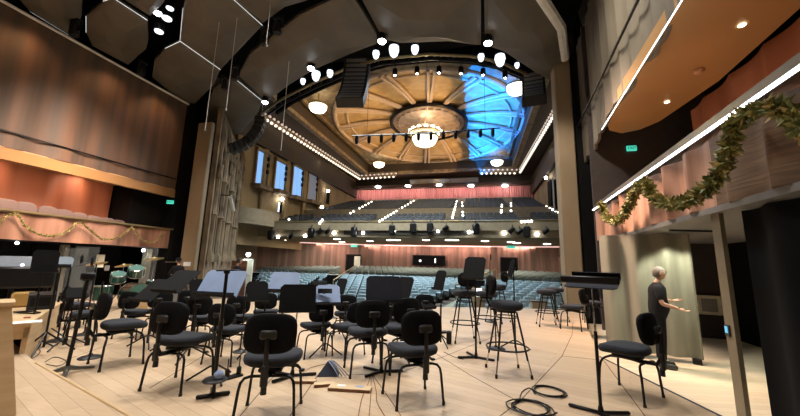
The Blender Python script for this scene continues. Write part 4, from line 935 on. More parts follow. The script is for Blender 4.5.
# aluminium footed stand
p = fl(66, 374); t = thing('tripod_stand', 'stand with a flat grey metal foot near the riser edge at left', 'stand', p, az(66))
for a in (R(20), R(165), R(265)): MB().tube([(0, 0, .07), (.1 * cos(a), .1 * sin(a), .04), (.26 * cos(a), .26 * sin(a), .012)], .02, 8, rs=[.03, .022, .014]).build('leg', 'steel', t)
MB().tube([(0, 0, .05), (.04, 0, 1.05)], .02, 10).build('pole', 'black', t); MB().cyl((.02, 0, .5), (.023, 0, .58), .03, .028, 10).build('collar', 'plastic', t)
MB().cbox((.04, 0, 1.1), (.14, .06, .1), .02).build('head', 'black', t)
p = fl(42, 355); t = thing('tripod_stand', 'low black tripod with splayed legs right in front of the wooden platform', 'stand', p, az(42))
for a in (R(10), R(130), R(250)): MB().tube([(0, 0, .3), (.33 * cos(a), .33 * sin(a), .012)], .012, 6).build('leg', 'black', t)
MB().tube([(0, 0, .1), (0, 0, 1.1)], .013, 8).build('pole', 'black', t)

# --- wooden platform at left with things on it
a, b = fl(31, 322, .5), fl(63, 302, .5); dd = (b - a).normalized(); left = V((-dd.y, dd.x, 0))
m = MB(); Pq = [a, b, b + left * 2.6, a + left * 2.0]
t = thing('stage_platform', 'pale wooden platform at left edge carrying papers and small gear', 'platform', a.to_2d().to_3d())
MB().prism([tuple((p - a).to_2d()) for p in Pq], .44, .5).build('top', 'lightwood', t, smooth=False)
MB().prism([(0, 0), tuple((b - a).to_2d()), tuple((b - a + left * .05).to_2d()), tuple((left * .05).to_2d())], 0, .44).build('side_panel', 'lightwood', t, smooth=False)
MB().prism([(0, 0), tuple((left * 2.0).to_2d()), tuple((left * 2.0 + dd * .04).to_2d()), tuple((dd * .04).to_2d())], .3, .44).build('front_rail', 'lightwood', t, smooth=False)
def flat_box(x, y, z, d, rz, mt, nm, lab, cat, b_=.01):
    p = fl(x, y, z); return tag(MB().cbox((0, 0, d[2] / 2), d, b_, rz=R(rz)).build(nm, mt, loc=p), lab, cat)
flat_box(22, 307, .5, (.28, .12, .24), 60, mat('tan_foam', (.45, .27, .08), .9), 'foam_block', 'tan block standing on the wooden platform at left', 'block', .03)
sheet_at(26, 322, .51, .28, .2, 60, 'white paper at the near end of the wooden platform')
flat_box(27, 318, .51, (.07, .03, .015), 60, 'red', 'marker_pen', 'red marker lying on the white paper of the platform', 'pen')
p = fl(28, 313, .51); tag(MB().tube([(-.2, -.05, .01), (-.05, .08, .012), (.15, .05, .01), (.2, -.04, .01), (0, -.08, .012), (-.2, -.05, .01)], .012, 6).build('black_cable', 'black', loc=p), 'short black cable looped on the wooden platform', 'cable')
p = fl(40, 309, .5); t = thing('monitor_wedge', 'black angled box near the far end of the wooden platform', 'speaker', p, az(40)); MB().add([(-.15, -.12, 0), (.15, -.12, 0), (.15, .12, 0), (-.15, .12, 0), (-.15, -.06, .22), (.15, -.06, .22), (.15, .12, .26), (-.15, .12, .26)], [(3, 2, 1, 0), (4, 5, 6, 7), (0, 1, 5, 4), (1, 2, 6, 5), (2, 3, 7, 6), (3, 0, 4, 7)]).build('cabinet', 'plastic', t, smooth=False); MB().box((0, -.1, .11), (.24, .01, .16)).build('grille', 'black', t)
flat_box(20, 344, 0, (.26, .3, .26), 50, 'black', 'equipment_case', 'black equipment case below the near end of the wooden platform', 'case', .02)
p = fl(29, 350, 0); tag(MB().cyl((-.1, 0, .07), (.1, 0, .07), .07, .07, 16).ring((0, 0, .07), .02, .01).build('cable_reel', 'plastic', loc=p), 'small dark cable reel on the floor by the black case', 'reel')
# wooden podium at the very left
pb = fl(17, 432, 0); dq = (pb - CP).dot(fw); q = dp(12, 306, dq * 1.04); awy = V((-sin(az(10)), cos(az(10)), 0)); lf_ = V((-cos(az(10)), -sin(az(10)), 0))
t = thing('wooden_podium', 'light wooden podium side at the bottom left corner of the photo', 'podium', pb)
q0 = q - pb; q0.z = 0; hz = q.z
MB().add([V((0, 0, 0)), lf_ * .6, lf_ * .6 + awy * .5, awy * .45, q0 + V((0, 0, hz)), q0 + lf_ * .45 + V((0, 0, hz)), q0 + lf_ * .45 + awy * .4 + V((0, 0, hz)), q0 + awy * .3 + V((0, 0, hz))], [(3, 2, 1, 0), (4, 5, 6, 7), (0, 1, 5, 4), (1, 2, 6, 5), (2, 3, 7, 6), (3, 0, 4, 7)]).build('body', 'lightwood', t, smooth=False)
MB().prism([tuple((q0 - lf_ * .015 - awy * .015)[:2]), tuple((q0 + lf_ * .46 - awy * .015)[:2]), tuple((q0 + lf_ * .46 + awy * .4)[:2]), tuple((q0 - lf_ * .015 + awy * .32)[:2])][::-1], hz, hz + .03).build('top', 'lightwood', t, smooth=False)
# dark keyboard instrument at far left
p = dp(12, 286, 8.6); t = thing('covered_piano', 'dark covered piano with a grey-blue top at the left edge under the balcony', 'piano', (p.x, p.y, 0), az(12))
MB().cbox((0, 0, .75), (1.5, .8, .55), .05).build('case', 'black', t); 
MB().cbox((.0, .15, 1.14), (1.5, .05, .30), .01, rx=R(-18)).build('music_desk', 'lid', t)
for x in (-.6, .6): MB().tube([(x, -.25, .5), (x, -.25, 0)], .05, 8).build('leg', 'black', t)
MB().tube([(0, .2, .5), (0, .2, 0)], .05, 8).build('leg', 'black', t)
MB().ball((.1, -.05, 1.06), .04, n=8).build('desk_lamp', 'lampsoft', t)
# acrylic shields
for i, (x, y, d, w, h, lab) in enumerate([(82, 283, 7.4, .42, 1.2, 'clear acrylic sound shield nearest the green drums'), (70, 285, 7.0, .42, 1.15, 'clear acrylic sound shield beside the grey music desks'), (147, 276, 10.5, .42, 1.3, 'grey acrylic shield right of the drums')]):
    p = dp(x, y, d); t = thing('acrylic_shield', lab, 'sound shield', (p.x, p.y, 0), az(x) + .3)
    MB().cbox((0, 0, .35 + h / 2), (w, .012, h), .004).build('panel', 'glass', t); MB().tube([(0, .02, 0), (0, .02, .6)], .012, 6).build('post', 'black', t); MB().cbox((0, 0, .01), (.3, .3, .02), .005).build('foot', 'black', t)
    MB().box((0, -.01, .36), (w, .02, .02)).build('lower_rail', 'steel', t)
# left wing drapes and panels in the dark below the box
for i, (x0, x1, d, lab, mt) in enumerate([(56, 66, 12.6, 'narrow grey-beige drape in the dark left wing, leftmost', 'drape'), (141, 151, 15.6, 'narrow pale drape lit by a downlight under the left balcony', 'drape'), (158, 165, 16.0, 'narrow beige drape nearest the black strip by the left pillar', 'drape'), (26, 34, 12.2, 'dim drape behind the covered piano', 'curtain')]):
    p = dp(x0, 262, d); q = dp(x1, 262, d); tag(MB().sheet(folds((p.x, p.y), (q.x, q.y), 24, .03, .18), Z2, 1.74, .03).build('wing_drape', mt), lab, 'drape')
    if i == 1: spot('wing_downlight', (p.x + .35, p.y - .1, 1.7), (p.x + .3, p.y + .05, 0), 80, 26, (1, 1, .85), .7, .04); tag(MB().ball((0, 0, 0), .07, n=8).build('wing_lamp', 'lamp', loc=(p.x + .4, p.y - .3, 1.66)), 'bright downlight under the left balcony right of the drums', 'lamp')
p = dp(100, 261, 13); tag(MB().cbox((0, 0, 0), (.25, .03, .5), .008, rz=az(100)).build('wall_notice', 'whitelit', loc=p), 'pale vertical notice in the dark left wing above the drums', 'notice')
p = dp(107, 268, 13); tag(MB().cbox((0, 0, 0), (.15, .03, .2), .008, rz=az(107)).build('wall_notice', 'grey', loc=p), 'small grey square notice in the dark left wing', 'notice')
p = dp(17, 243, 11.4); tag(MB().ball((0, 0, 0), .05, n=8).build('wing_lamp', 'lamp', loc=p), 'tiny lamp under the balcony in the upper left of the dark wing', 'lamp')
# white lit panel and brown crates at the left front of the hall
p = dp(247, 268, 19); t = thing('lit_panel', 'tall white lit panel left of the stalls with a lamp above', 'panel', (p.x, p.y, -1.1), az(247)); MB().cbox((0, 0, 1.15), (.62, .12, 2.7), .03).build('panel', 'whitelit', t); MB().ball((0, -.2, 2.75), .12, n=8).build('lamp', 'lamp', t)
spot('panel_light', (p.x + .1, p.y - .8, 2.2), (p.x, p.y, .6), 90, 70, (1, 1, .8), .6, .05)
p = dp(239, 268, 17.5); tag(MB().cbox((0, 0, .3), (.75, .6, 2.8), .03, rz=az(239)).build('brick_pier', 'brick', loc=(p.x, p.y, -.4)), 'reddish brown pier left of the tall white lit panel', 'pier')
flat = dp(538, 288, 13.5); t = thing('grey_box', 'small beige box behind the round-seated stool by the stage edge', 'box', (flat.x, flat.y, -1.2), 0); MB().cbox((0, 0, .6), (.6, .5, 1.2), .03).build('body', 'bal', t); MB().cbox((0, 0, 1.2), (.64, .54, .04), .01).build('lid', 'plastic', t)
p = dp(478, 281, 12.8); t = thing('projector_box', 'small beige box with a glaring lamp below the tilted stand', 'box', (p.x, p.y, -1.2), .2); MB().cbox((0, 0, .85), (.45, .4, 1.7), .03).build('body', 'bal', t); MB().box((0, -.21, 1.55), (.2, .02, .3)).build('lit_window', 'lampsoft', t)

# ------------------------------------------------------------------ drums
kit = fl(122, 308)
def drum(nm, off, r, L, axis, lab, cat, legs=0):
    t = thing(nm, lab, cat, kit + V((off[0], off[1], 0)), 0, 'green drum set'); 
    mt = M.Translation((0, 0, off[2])) @ V(axis).normalized().to_track_quat('Z', 'Y').to_matrix().to_4x4()
    MB().lathe([(r, -L / 2), (r, L / 2)], n=28, mtx=mt).build('shell', 'green', t)
    for s_ in (-1, 1):
        MB().lathe([(r * .97, -.004), (r * .97, .004)], (0, 0, s_ * (L / 2 + .006)), n=28, mtx=mt).build('drum_head', 'drumhead', t)
        o = MB(); o.tube([mt @ V((r * 1.02 * cos(2 * pi * k / 24), r * 1.02 * sin(2 * pi * k / 24), s_ * L / 2)) for k in range(24)], .014, 6, True); o.build('hoop', 'chrome', t)
    m = MB()
    for k in range(8): a = 2 * pi * k / 8; m.tube([mt @ V((r * 1.04 * cos(a), r * 1.04 * sin(a), -L / 2)), mt @ V((r * 1.04 * cos(a), r * 1.04 * sin(a), L / 2))], .008, 5)
    m.build('tension_rods', 'chrome', t)
    for k in range(legs):
        a = 2 * pi * k / legs + .4; MB().tube([(r * cos(a), r * sin(a), off[2]), (r * 1.15 * cos(a), r * 1.15 * sin(a), 0.01)], .01, 6).build('leg', 'chrome', t)
    return t
vw = V((sin(az(122)), -cos(az(122)), 0)); sd = V((cos(az(122)), sin(az(122)), 0))   # toward the camera, to the right in the photo
def ko(s_, f_, z): q = sd * s_ + vw * f_; return (q.x, q.y, z)
drum('bass_drum', ko(.22, 0, .34), .29, .4, vw + sd * .5, 'large green bass drum at the lower right of the drum set', 'drum')
drum('tom_drum', ko(.18, .0, .95), .18, .22, vw * .5 + V((0, 0, 1)), 'green tom drum highest of the drum set', 'drum', 0)
drum('tom_drum', ko(-.18, .05, .80), .16, .2, vw * .5 + V((0, 0, 1)), 'smaller green tom drum left of the highest one', 'drum', 0)
drum('floor_tom', ko(-.45, .15, .42), .20, .34, V((0, 0, 1)), 'green floor tom at the left of the drum set', 'drum', 3)
drum('snare_drum', ko(.62, -.15, .62), .17, .13, V((.1, 0, 1)), 'shallow green snare drum behind the bass drum', 'drum', 3)
for x_, (s_, f_, h, r, lab) in enumerate([(-.65, -.2, 1.15, .22, 'bronze cymbal on a stand left of the toms'), (.55, -.2, 1.3, .24, 'bronze cymbal on a stand right above the toms'), (-.1, -.35, 1.1, .2, 'bronze cymbal behind the middle of the toms')]):
    q = ko(s_, f_, 0); t = thing('cymbal', lab, 'cymbal', kit + V(q), 0, 'cymbals of the drum set')
    MB().lathe([(r, 0), (r * .6, .018), (r * .25, .03), (r * .15, .055), (.01, .06)], (0, 0, 0), n=26, mtx=M.Translation((0, 0, h)) @ M.Rotation(R(14), 4, 'X')).build('plate', 'cymbal', t)
    MB().tube([(0, 0, .3), (0, 0, h + .08)], .01, 6).build('pole', 'chrome', t)
    for k in range(3): a = 2.1 * k; MB().tube([(0, 0, .4), (.25 * cos(a), .25 * sin(a), .01)], .012, 6).build('leg', 'chrome', t)
q = ko(.28, -.6, 0); t = thing('drum_throne', 'dark round throne behind the green drums', 'stool', kit + V(q)); MB().lathe([(.15, .48), (.17, .5), (.17, .56), (.14, .58)], n=20).build('seat', 'fabric', t)
for k in range(3): a = 2.1 * k + .5; MB().tube([(0, 0, .35), (.24 * cos(a), .24 * sin(a), .01)], .012, 6).build('leg', 'chrome', t)
MB().tube([(0, 0, .2), (0, 0, .5)], .015, 6).build('post', 'chrome', t)
# wooden blocks and amplifier behind the leaning desks
flat_box(143, 310, 0, (.35, .3, .42), 20, 'lightwood', 'wooden_crate', 'light wooden crate between the drums and the leaning desks', 'crate')
flat_box(159, 305, 0, (.4, .35, .5), 10, 'lightwood', 'wooden_crate', 'taller wooden crate behind the leaning dark desk', 'crate')
p = fl(173, 312); t = thing('amplifier', 'dark amplifier cabinet under the leaning desk before the pillar', 'amplifier', p, az(173)); MB().cbox((0, 0, .35), (.5, .35, .6), .02).build('cabinet', 'plastic', t); MB().box((0, -.18, .3), (.42, .01, .42)).build('grille', 'grey', t); MB().box((0, -.18, .58), (.42, .012, .08)).build('control_panel', 'steel', t)

# ------------------------------------------------------------------ small things on the floor
def coil(x, y, rx, n, lab, jit=.03, r=.007, squash=1):
    p = fl(x, y); rr = random.Random(int(x * 7 + y)); pts = []
    for k in range(n * 18):
        a = 2 * pi * k / 18; q = rx * (1 + jit * sin(k * .37) + jit * rr.uniform(-.3, .3)); pts.append((q * cos(a) + jit * rx * sin(k * .11) * 2, q * squash * sin(a), .009 + .006 * (k / 18)))
    return tag(MB().tube(pts, r, 6).build('cable_coil', 'black', loc=p), lab, 'cable')
coil(549, 393, .16, 3, 'neat coil of black cable on the floor right of the tallest stool', .05)
coil(529, 410, .18, 4, 'larger tangled coil of black cable at the bottom edge', .12)
def cable(pts, lab, r=.006, mt='black'):
    P = [fl(x, y, r) for x, y in pts]; Q = []
    for i in range(len(P) - 1):
        p0, p1, p2, p3 = P[max(i - 1, 0)], P[i], P[i + 1], P[min(i + 2, len(P) - 1)]
        for k in range(6):
            u = k / 6; Q.append(.5 * ((2 * p1) + (p2 - p0) * u + (2 * p0 - 5 * p1 + 4 * p2 - p3) * u * u + (3 * p1 - p0 - 3 * p2 + p3) * u ** 3))
    Q.append(P[-1]); return tag(MB().tube(Q, r, 5).build('floor_cable', mt), lab, 'cable')
cable([(519, 402), (522, 392), (530, 388), (535, 394)], 'short black cable joining the two coils')
cable([(15, 352), (24, 346), (40, 350), (33, 358), (18, 357), (14, 352)], 'thin black cable loop on the riser corner at left', .005)
cable([(45, 362), (55, 357), (66, 361), (58, 366), (46, 364)], 'black cable looped before the grey metal foot', .005)
cable([(30, 345), (52, 330), (70, 320), (95, 306)], 'black cable running along the foot of the wooden platform')
cable([(40, 348), (62, 334), (84, 322), (120, 308)], 'second black cable running toward the drums')
cable([(34, 340), (50, 324), (64, 316), (76, 304)], 'black cable closest to the platform side')
cable([(371, 374), (368, 384), (362, 398), (358, 418)], 'thin brown cable leftmost of the bundle at bottom centre', .004, 'cardedge')
cable([(371, 374), (371, 390), (369, 418)], 'thin brown cable second of the bundle at bottom centre', .004, 'cardedge')
cable([(372, 374), (376, 390), (377, 402), (386, 418)], 'thin brown cable third of the bundle at bottom centre', .004, 'cardedge')
cable([(372, 374), (382, 388), (396, 408), (402, 418)], 'thin brown cable rightmost of the bundle at bottom centre', .004, 'cardedge')
cable([(444, 352), (452, 356), (462, 359), (464, 358)], 'short thin cable with a plug left of the tallest stool', .005)
cable([(300, 376), (310, 368), (330, 362), (332, 352)], 'thin cable trailing from the dark blue bag', .003)
for i, (x, y, w, h, rz, lab) in enumerate([(350, 390, .46, .13, 24, 'long torn cardboard piece with a white label on the stage floor'), (324, 386, .22, .08, 30, 'small torn cardboard piece in the middle of the three'), (304, 383, .26, .07, 16, 'cardboard scrap behind the nearest chair')]):
    p = fl(x, y); t = thing('cardboard', lab, 'cardboard', p, R(rz) if i else R(8), 'cardboard scraps on the stage floor'); MB().cbox((0, 0, .018), (w, h, .03), .003).build('sheet', 'floor' if False else 'card', t); MB().box((0, -h / 2, .015), (w * .98, .006, .028)).build('cut_edge', 'cardedge', t)
    if i == 0: MB().box((-.1, .02, .034), (.09, .05, .002)).build('white_sticker', 'paper', t); MB().box((.1, .02, .034), (.08, .04, .002)).build('printed_label', 'bluetint', t)
p = fl(330, 375); t = thing('tool_bag', 'dark blue open bag with cords standing on the stage floor', 'bag', p, az(330))
MB().add([(-.16, -.06, 0), (.1, -.08, 0), (.12, .1, 0), (-.12, .1, 0), (-.03, -.01, .17), (.03, .02, .16)], [(3, 2, 1, 0), (0, 1, 4), (1, 5, 4), (1, 2, 5), (2, 3, 5), (3, 4, 5), (3, 0, 4)]).build('body', mat('navy_cloth', (.03, .04, .07), .8), t, smooth=False)
for k in range(4): MB().tube([(-.03 + .02 * k, -.02, .17), (.04 + .03 * k, -.09, .1), (.1 + .04 * k, -.10, .01)], .007, 5).build('cord', 'grey' if k % 2 else 'bluetint', t)
p = fl(231, 378); t = thing('floor_stand', 'pair of small black upright plates on a flat base beside the pole stand', 'stand', p, az(231) + .5)
MB().cbox((0, 0, .012), (.25, .10, .024), .006).build('base', 'black', t)
for x in (-.05, .09): MB().cbox((x, 0, .06), (.05, .05, .10), .015).tube([(x, 0, .1), (x, 0, .22)], .007, 6).build('upright', 'black', t)
p = fl(449, 344); t = thing('floor_speaker', 'small black upright speaker on the floor left of the stools', 'speaker', p, az(449)); MB().cbox((0, 0, .11), (.09, .1, .22), .02).build('cabinet', 'plastic', t); MB().box((0, -.052, .11), (.07, .006, .17)).build('grille', 'black', t)
flat_box(443, 333, 0, (.2, .14, .04), 30, 'black', 'foot_pedal', 'flat black pedal on the floor behind the small speaker', 'pedal')

# ------------------------------------------------------------------ garlands
def onw(x, y, off=-.2):       # the right front's plane
    d = ray(x, y); n = V(((W1 - W0).y, -(W1 - W0).x)).normalized(); o = wr(0, off)
    return CP + d * ((n.dot(o) - n.dot(V((0, 0)))) / n.dot(d.to_2d()))
def garland(P, r, dens, lab, gold):
    rr = random.Random(len(P) * 31 + int(r * 1000)); Q = []
    for i in range(len(P) - 1):
        p0, p1, p2, p3 = P[max(i - 1, 0)], P[i], P[i + 1], P[min(i + 2, len(P) - 1)]
        for k in range(8):
            u = k / 8; Q.append(.5 * ((2 * p1) + (p2 - p0) * u + (2 * p0 - 5 * p1 + 4 * p2 - p3) * u * u + (3 * p1 - p0 - 3 * p2 + p3) * u ** 3))
    Q.append(P[-1]); c = Q[0].copy(); t = thing('garland', lab, 'garland', c)
    MB().tube([q - c for q in Q], r * .28, 5).build('twisted_branch', 'leaf', t)
    A, B = MB(), MB()
    for a, b in zip(Q, Q[1:]):
        L = (b - a).length; tng = (b - a).normalized()
        for k in range(max(1, int(L * dens))):
            q = a.lerp(b, rr.random()) - c; d = V((rr.gauss(0, 1), rr.gauss(0, 1), rr.gauss(0, 1))); d = (d.normalized() + tng * .5).normalized()
            l = r * rr.uniform(.7, 1.3); w = V((rr.gauss(0, 1), rr.gauss(0, 1), rr.gauss(0, 1))).cross(d).normalized() * l * .26; nn = d.cross(w).normalized() * l * .08
            (A if rr.random() < (.35 if gold else .72) else B).add([q, q + d * l * .5 + w + nn, q + d * l, q + d * l * .5 - w + nn, q + d * l * .5 - nn], [(0, 1, 4), (1, 2, 4), (2, 3, 4), (3, 0, 4)])
    A.build('green_leaves', 'leaf', t, smooth=False); B.build('gold_leaves', 'leafgold', t, smooth=False)
garland([onw(*p) for p in [(601, 203), (606, 216), (614, 221), (622, 217), (630, 203), (637, 189), (646, 182)]], .12, 430, 'leafy green gold garland swag at the far end of the right balcony rail', False)
garland([onw(*p) for p in [(646, 182), (651, 192), (660, 202), (676, 204), (692, 199), (708, 188), (720, 172), (727, 155), (733, 132), (744, 117), (758, 109)]], .12, 430, 'long leafy green gold garland swag hanging in the middle of the right balcony', False)
garland([onw(*p) for p in [(758, 109), (774, 107), (788, 115), (800, 124), (812, 134)]], .12, 430, 'leafy garland swag leaving the photo at the right edge', False)
GL = [([(-8, 236), (0, 222), (8, 215), (18, 214)], 'gold garland piece leaving the photo at the left edge'), ([(18, 214), (24, 224), (36, 233), (52, 236), (66, 232), (76, 224), (81, 222)], 'gold garland swag leftmost complete one on the left balcony'),
      ([(81, 222), (90, 230), (103, 239), (116, 238), (127, 231), (132, 227)], 'gold garland swag in the middle of the left balcony'), ([(132, 227), (138, 235), (146, 242), (156, 241), (164, 232)], 'gold garland swag nearest the left pillar')]
for pts, lab in GL: garland([on(x, y, 0, XL + .18) for x, y in pts], .06, 230, lab, True)

# ------------------------------------------------------------------ seats in the left box
for i, (x, y) in enumerate([(8, 203), (27, 206), (49, 210), (65, 213), (80, 216), (95, 219), (108, 221), (119, 223)]):
    p = on(x, y, 0, -14.65); t = thing('box_chair', 'mauve-grey rounded box seat, %s from the left in the left balcony' % ['first', 'second', 'third', 'fourth', 'fifth', 'sixth', 'seventh', 'eighth'][i], 'seat', (p.x, p.y, 1.95), 0, 'rounded seats in the left balcony box')
    h = p.z - 1.95 + .12
    MB().pad(.60, h * .8, .1, M.Translation((.0, 0, h * .62)) @ M.Rotation(R(90), 4, 'Z') @ M.Rotation(R(82), 4, 'X'), e=3.5).build('backrest', 'seatgrey', t); MB().cbox((-.25, 0, .42), (.42, .5, .12), .04).build('seat', 'seatgrey', t); MB().cbox((-.2, 0, .18), (.3, .3, .36), .03).build('pedestal', 'black', t)

# ------------------------------------------------------------------ people
def skin(vs, es, rs, sub=2):
    me = bpy.data.meshes.new('s'); me.from_pydata([tuple(v) for v in vs], es, []); o = bpy.data.objects.new('s', me); col.objects.link(o)
    md = o.modifiers.new('k', 'SKIN'); md.use_smooth_shade = True
    for i, r in enumerate(rs):
        me.skin_vertices[0].data[i].radius = (r, r) if not isinstance(r, tuple) else r
    me.skin_vertices[0].data[0].use_root = True
    o.modifiers.new('u', 'SUBSURF').levels = sub
    dg = bpy.context.evaluated_depsgraph_get(); ev = o.evaluated_get(dg); m2 = ev.to_mesh()
    out = ([v.co.copy() for v in m2.vertices], [tuple(p.vertices) for p in m2.polygons]); ev.to_mesh_clear(); bpy.data.objects.remove(o); return out
def hand(m, w, d, pn, s=1.0):              # palm plus five fingers: wrist w, direction d, palm normal pn
    d = V(d).normalized(); pn = V(pn).normalized(); sx_ = d.cross(pn).normalized()
    w = V(w); P = [w, w + d * .04 * s, w + d * .085 * s]; a, b = skin(P, [(0, 1), (1, 2)], [(.024, .024), (.036, .018), (.04, .015)], 1); m.add(a, b)
    for k, (o, L) in enumerate([(-.03, .068), (-.011, .078), (.009, .074), (.028, .058)]):
        q = w + d * .08 * s + sx_ * o * s; L *= s
        P = [q - d * .02, q + d * L * .4, q + d * L * .75 + pn * L * .18, q + d * L * .95 + pn * L * .38]; a, b = skin(P, [(0, 1), (1, 2), (2, 3)], [.0095, .0092, .0085, .007], 1); m.add(a, b)
    q = w + d * .025 * s - sx_ * .03 * s; P = [q, q - sx_ * .03 * s + d * .02 * s + pn * .01, q - sx_ * .04 * s + d * .05 * s + pn * .025, q - sx_ * .038 * s + d * .072 * s + pn * .03]; a, b = skin(P, [(0, 1), (1, 2), (2, 3)], [.013, .0115, .0105, .008], 1); m.add(a, b)
def person(name_lab, loc, rz, H, arms, lean=0, hair='hair', glasses=False, cap=False, shirtmat='cloth', short=True, headturn=0, belt=True):
    k = H / 1.75; t = thing('person', name_lab, 'person', loc, rz); T = lambda x, y, z: V((x * k, (y + lean * max(0, z - .95)) * k, z * k))
    J = {'pel': T(0, 0, .96), 'sp': T(0, 0, 1.12), 'ch': T(0, .0, 1.30), 'nk': T(0, 0, 1.46), 'hd': T(0, .02, 1.56)}
    vs = [J['pel'], J['sp'], J['ch'], J['nk'], J['hd']]; es = [(0, 1), (1, 2), (2, 3), (3, 4)]; rs = [(.12 * k, .09 * k), (.12 * k, .09 * k), (.11 * k, .08 * k), (.06 * k, .058 * k), (.055 * k, .055 * k)]
    for s_ in (-1, 1):
        n = len(vs); vs += [T(s_ * .09, 0, .88), T(s_ * .10, .01, .50), T(s_ * .10, -.01, .10), T(s_ * .10, -.02, .05), T(s_ * .12, .12, .03)]; es += [(0, n), (n, n + 1), (n + 1, n + 2), (n + 2, n + 3), (n + 3, n + 4)]; rs += [.095 * k, .06 * k, .042 * k, .045 * k, .038 * k]
    for s_, (el, wr_) in zip((-1, 1), arms):
        n = len(vs); vs += [T(s_ * .185, 0, 1.40), T(*el), T(*wr_)]; es += [(2, n), (n, n + 1), (n + 1, n + 2)]; rs += [.045 * k, .040 * k, .028 * k]
    m = MB(); m.add(*skin(vs, es, rs, 2))
    # head
    hc = T(0, .035, 1.655); hm = M.Translation(hc) @ M.Rotation(headturn, 4, 'Z') @ M.Scale(k, 4)
    m.ball((0, 0, 0), .1, (.78, .96, 1.18), 14, mtx=None) if False else None
    head = MB().ball((0, 0, 0), .1, (.78, .95, 1.16), 16); 
    for i, v in enumerate(head.v):
        if v.z < -.02: v.x *= 1 + v.z * 2.2; v.y = v.y * (1 + v.z * .6) + (-v.z) * .22
        head.v[i] = hm @ v
    m.add(head.v, head.f)
    m.add(*skin([hm @ V((0, .085, .03)), hm @ V((0, .108, -.012)), hm @ V((0, .098, -.028))], [(0, 1), (1, 2)], [.010 * k, .014 * k, .010 * k], 1))
    for s_ in (-1, 1): m.ball(hm @ V((s_ * .08, .0, -.01)), .024 * k, (.4, .8, 1.2), 8)
    for s_, (el, wr_) in zip((-1, 1), arms):
        e, w = T(*el), T(*wr_); hand(m, w, w - e, (0, 0, 1) if short else (0, .3, 1), k)
    m.build('body', 'skin', t)
    for s_ in (-1, 1):
        MB().ball(hm @ V((s_ * .032, .083, .012)), .012 * k, n=8).build('eye', 'trimwhite', t); MB().ball(hm @ V((s_ * .032, .093, .012)), .006 * k, n=6).build('pupil', 'black', t)
    MB().tube([hm @ V((x, .092 - abs(x) * .4, -.055)) for x in (-.022, 0, .022)], .004 * k, 6).build('mouth', mat('lips', (.35, .13, .10), .5), t)
    # hair
    h = MB().ball((0, 0, 0), .107, (.80, .96, 1.16), 16); keep = []
    for f in h.f:
        c = sum((h.v[i] for i in f), V()) / len(f)
        if c.z > .045 or (c.y < .0 and c.z > -.06): keep.append(f)
    h.f = keep; h.v = [hm @ v for v in h.v]; h.build('hair', hair, t)
    if cap: MB().lathe([(.105, .03), (.105, .075), (.07, .115), (.01, .125)], n=18, mtx=hm).prism([(-.07, .05), (.07, .05), (.06, .17), (-.06, .17)], .035, .045, hm).build('cap', 'cloth', t)
    if glasses:
        g = MB()
        for s_ in (-1, 1): g.tube([hm @ V((s_ * .034 + .024 * cos(a), .103, .012 + .018 * sin(a))) for a in [2 * pi * i / 14 for i in range(14)]], .003, 5, True); g.tube([hm @ V((s_ * .06, .1, .015)), hm @ V((s_ * .082, .0, .01))], .003, 5)
        g.build('glasses', 'black', t)
    # shirt
    sh = MB().lathe([(.165, .85), (.18, .90), (.192, 1.0), (.195, 1.1), (.188, 1.22), (.192, 1.33), (.18, 1.39), (.135, 1.44), (.08, 1.485)], n=24)
    for i, v in enumerate(sh.v): belly = .25 * math.exp(-((v.z - 1.04) / .13) ** 2) if v.y > 0 and short else 0; sh.v[i] = T(v.x, v.y * (.72 + belly), v.z)
    for s_, (el, wr_) in zip((-1, 1), arms):
        a, e, w = T(s_ * .175, 0, 1.385), T(*el), T(*wr_); P = [T(s_ * .08, 0, 1.39), T(s_ * .165, 0, 1.40), a.lerp(e, .5), a.lerp(e, .85) if short else e]; r4 = [.075 * k, .082 * k, .070 * k, .062 * k]
        if not short: P.append(e.lerp(w, .93)); r4.append(.042 * k)
        sh.add(*skin(P, [(j, j + 1) for j in range(len(P) - 1)], r4, 2))
    sh.build('shirt', shirtmat, t)
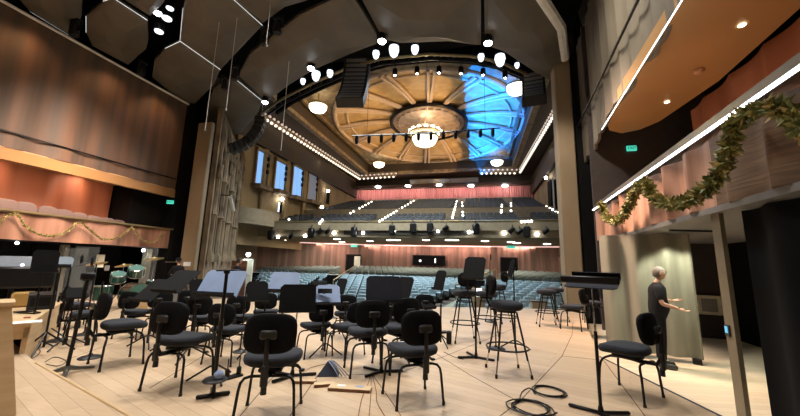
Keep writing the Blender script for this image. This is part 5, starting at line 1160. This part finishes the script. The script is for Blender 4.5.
    if belt: MB().lathe([(.15 * k, .0), (.155 * k, .015), (.155 * k, .035), (.15 * k, .05)], tuple(T(0, 0, .93)), n=20, sy=.82).build('belt', 'plastic', t)
    vs = [T(0, 0, .92), T(0, 0, 1.02)]; es = [(0, 1)]; rs = [(.17 * k, .135 * k), (.16 * k, .13 * k)]
    for s_ in (-1, 1):
        n = len(vs); vs += [T(s_ * .09, 0, .86), T(s_ * .10, .01, .50), T(s_ * .10, -.01, .09)]; es += [(0, n), (n, n + 1), (n + 1, n + 2)]; rs += [.112 * k, .085 * k, .068 * k]
    MB().add(*skin(vs, es, rs, 2)).build('trousers', 'trousers', t)
    for s_ in (-1, 1): MB().pad(.10 * k, .28 * k, .08 * k, M.Translation(T(s_ * .11, .06, .045)) @ M.Rotation(-s_ * .12, 4, 'Z'), e=2.4).build('shoe', 'shoe', t)
    return t
p = fl(663, 367, Z2)
person('grey haired man in black short sleeves and glasses gesturing before the pale drape', (p.x, p.y, Z2), R(-108), 1.80, [((-.25, .02, 1.14), (-.20, .24, 1.16)), ((.25, .04, 1.12), (.22, .28, 1.05))], lean=.06, hair='hair', glasses=True, headturn=.15)
p = dp(179, 262, 13.2)
person('person in black clothes and cap standing before the beige left pillar', (p.x, p.y, Z2), R(75), 1.74, [((-.25, .12, 1.12), (-.10, .34, 1.10)), ((.25, .12, 1.12), (.10, .34, 1.16))], hair='darkhair', cap=True, short=False, belt=False)
q = dp(187, 264, 13.0); tag(MB().cbox((0, 0, 0), (.24, .01, .16), .003, rz=az(187)).build('paper_sheet', 'paper', loc=q), 'white paper sheet held by the person before the left pillar', 'paper')
q = dp(165, 262, 13.0); r_ = dp(184, 262, 13.0); tag(MB().tube([(0, 0, 0), r_ - q], .014, 6).build('microphone_boom', 'steel', loc=q), 'thin pale boom arm crossing the person before the left pillar', 'boom')
p = dp(236, 262, 12.6)
person('dark haired person in dark clothes behind the pale blue-lit music stand', (p.x, p.y, Z2), R(-30), 1.80, [((-.25, .10, 1.12), (-.18, .32, 1.12)), ((.25, .1, 1.12), (.18, .32, 1.12))], hair='darkhair', short=False, belt=False, lean=.12)
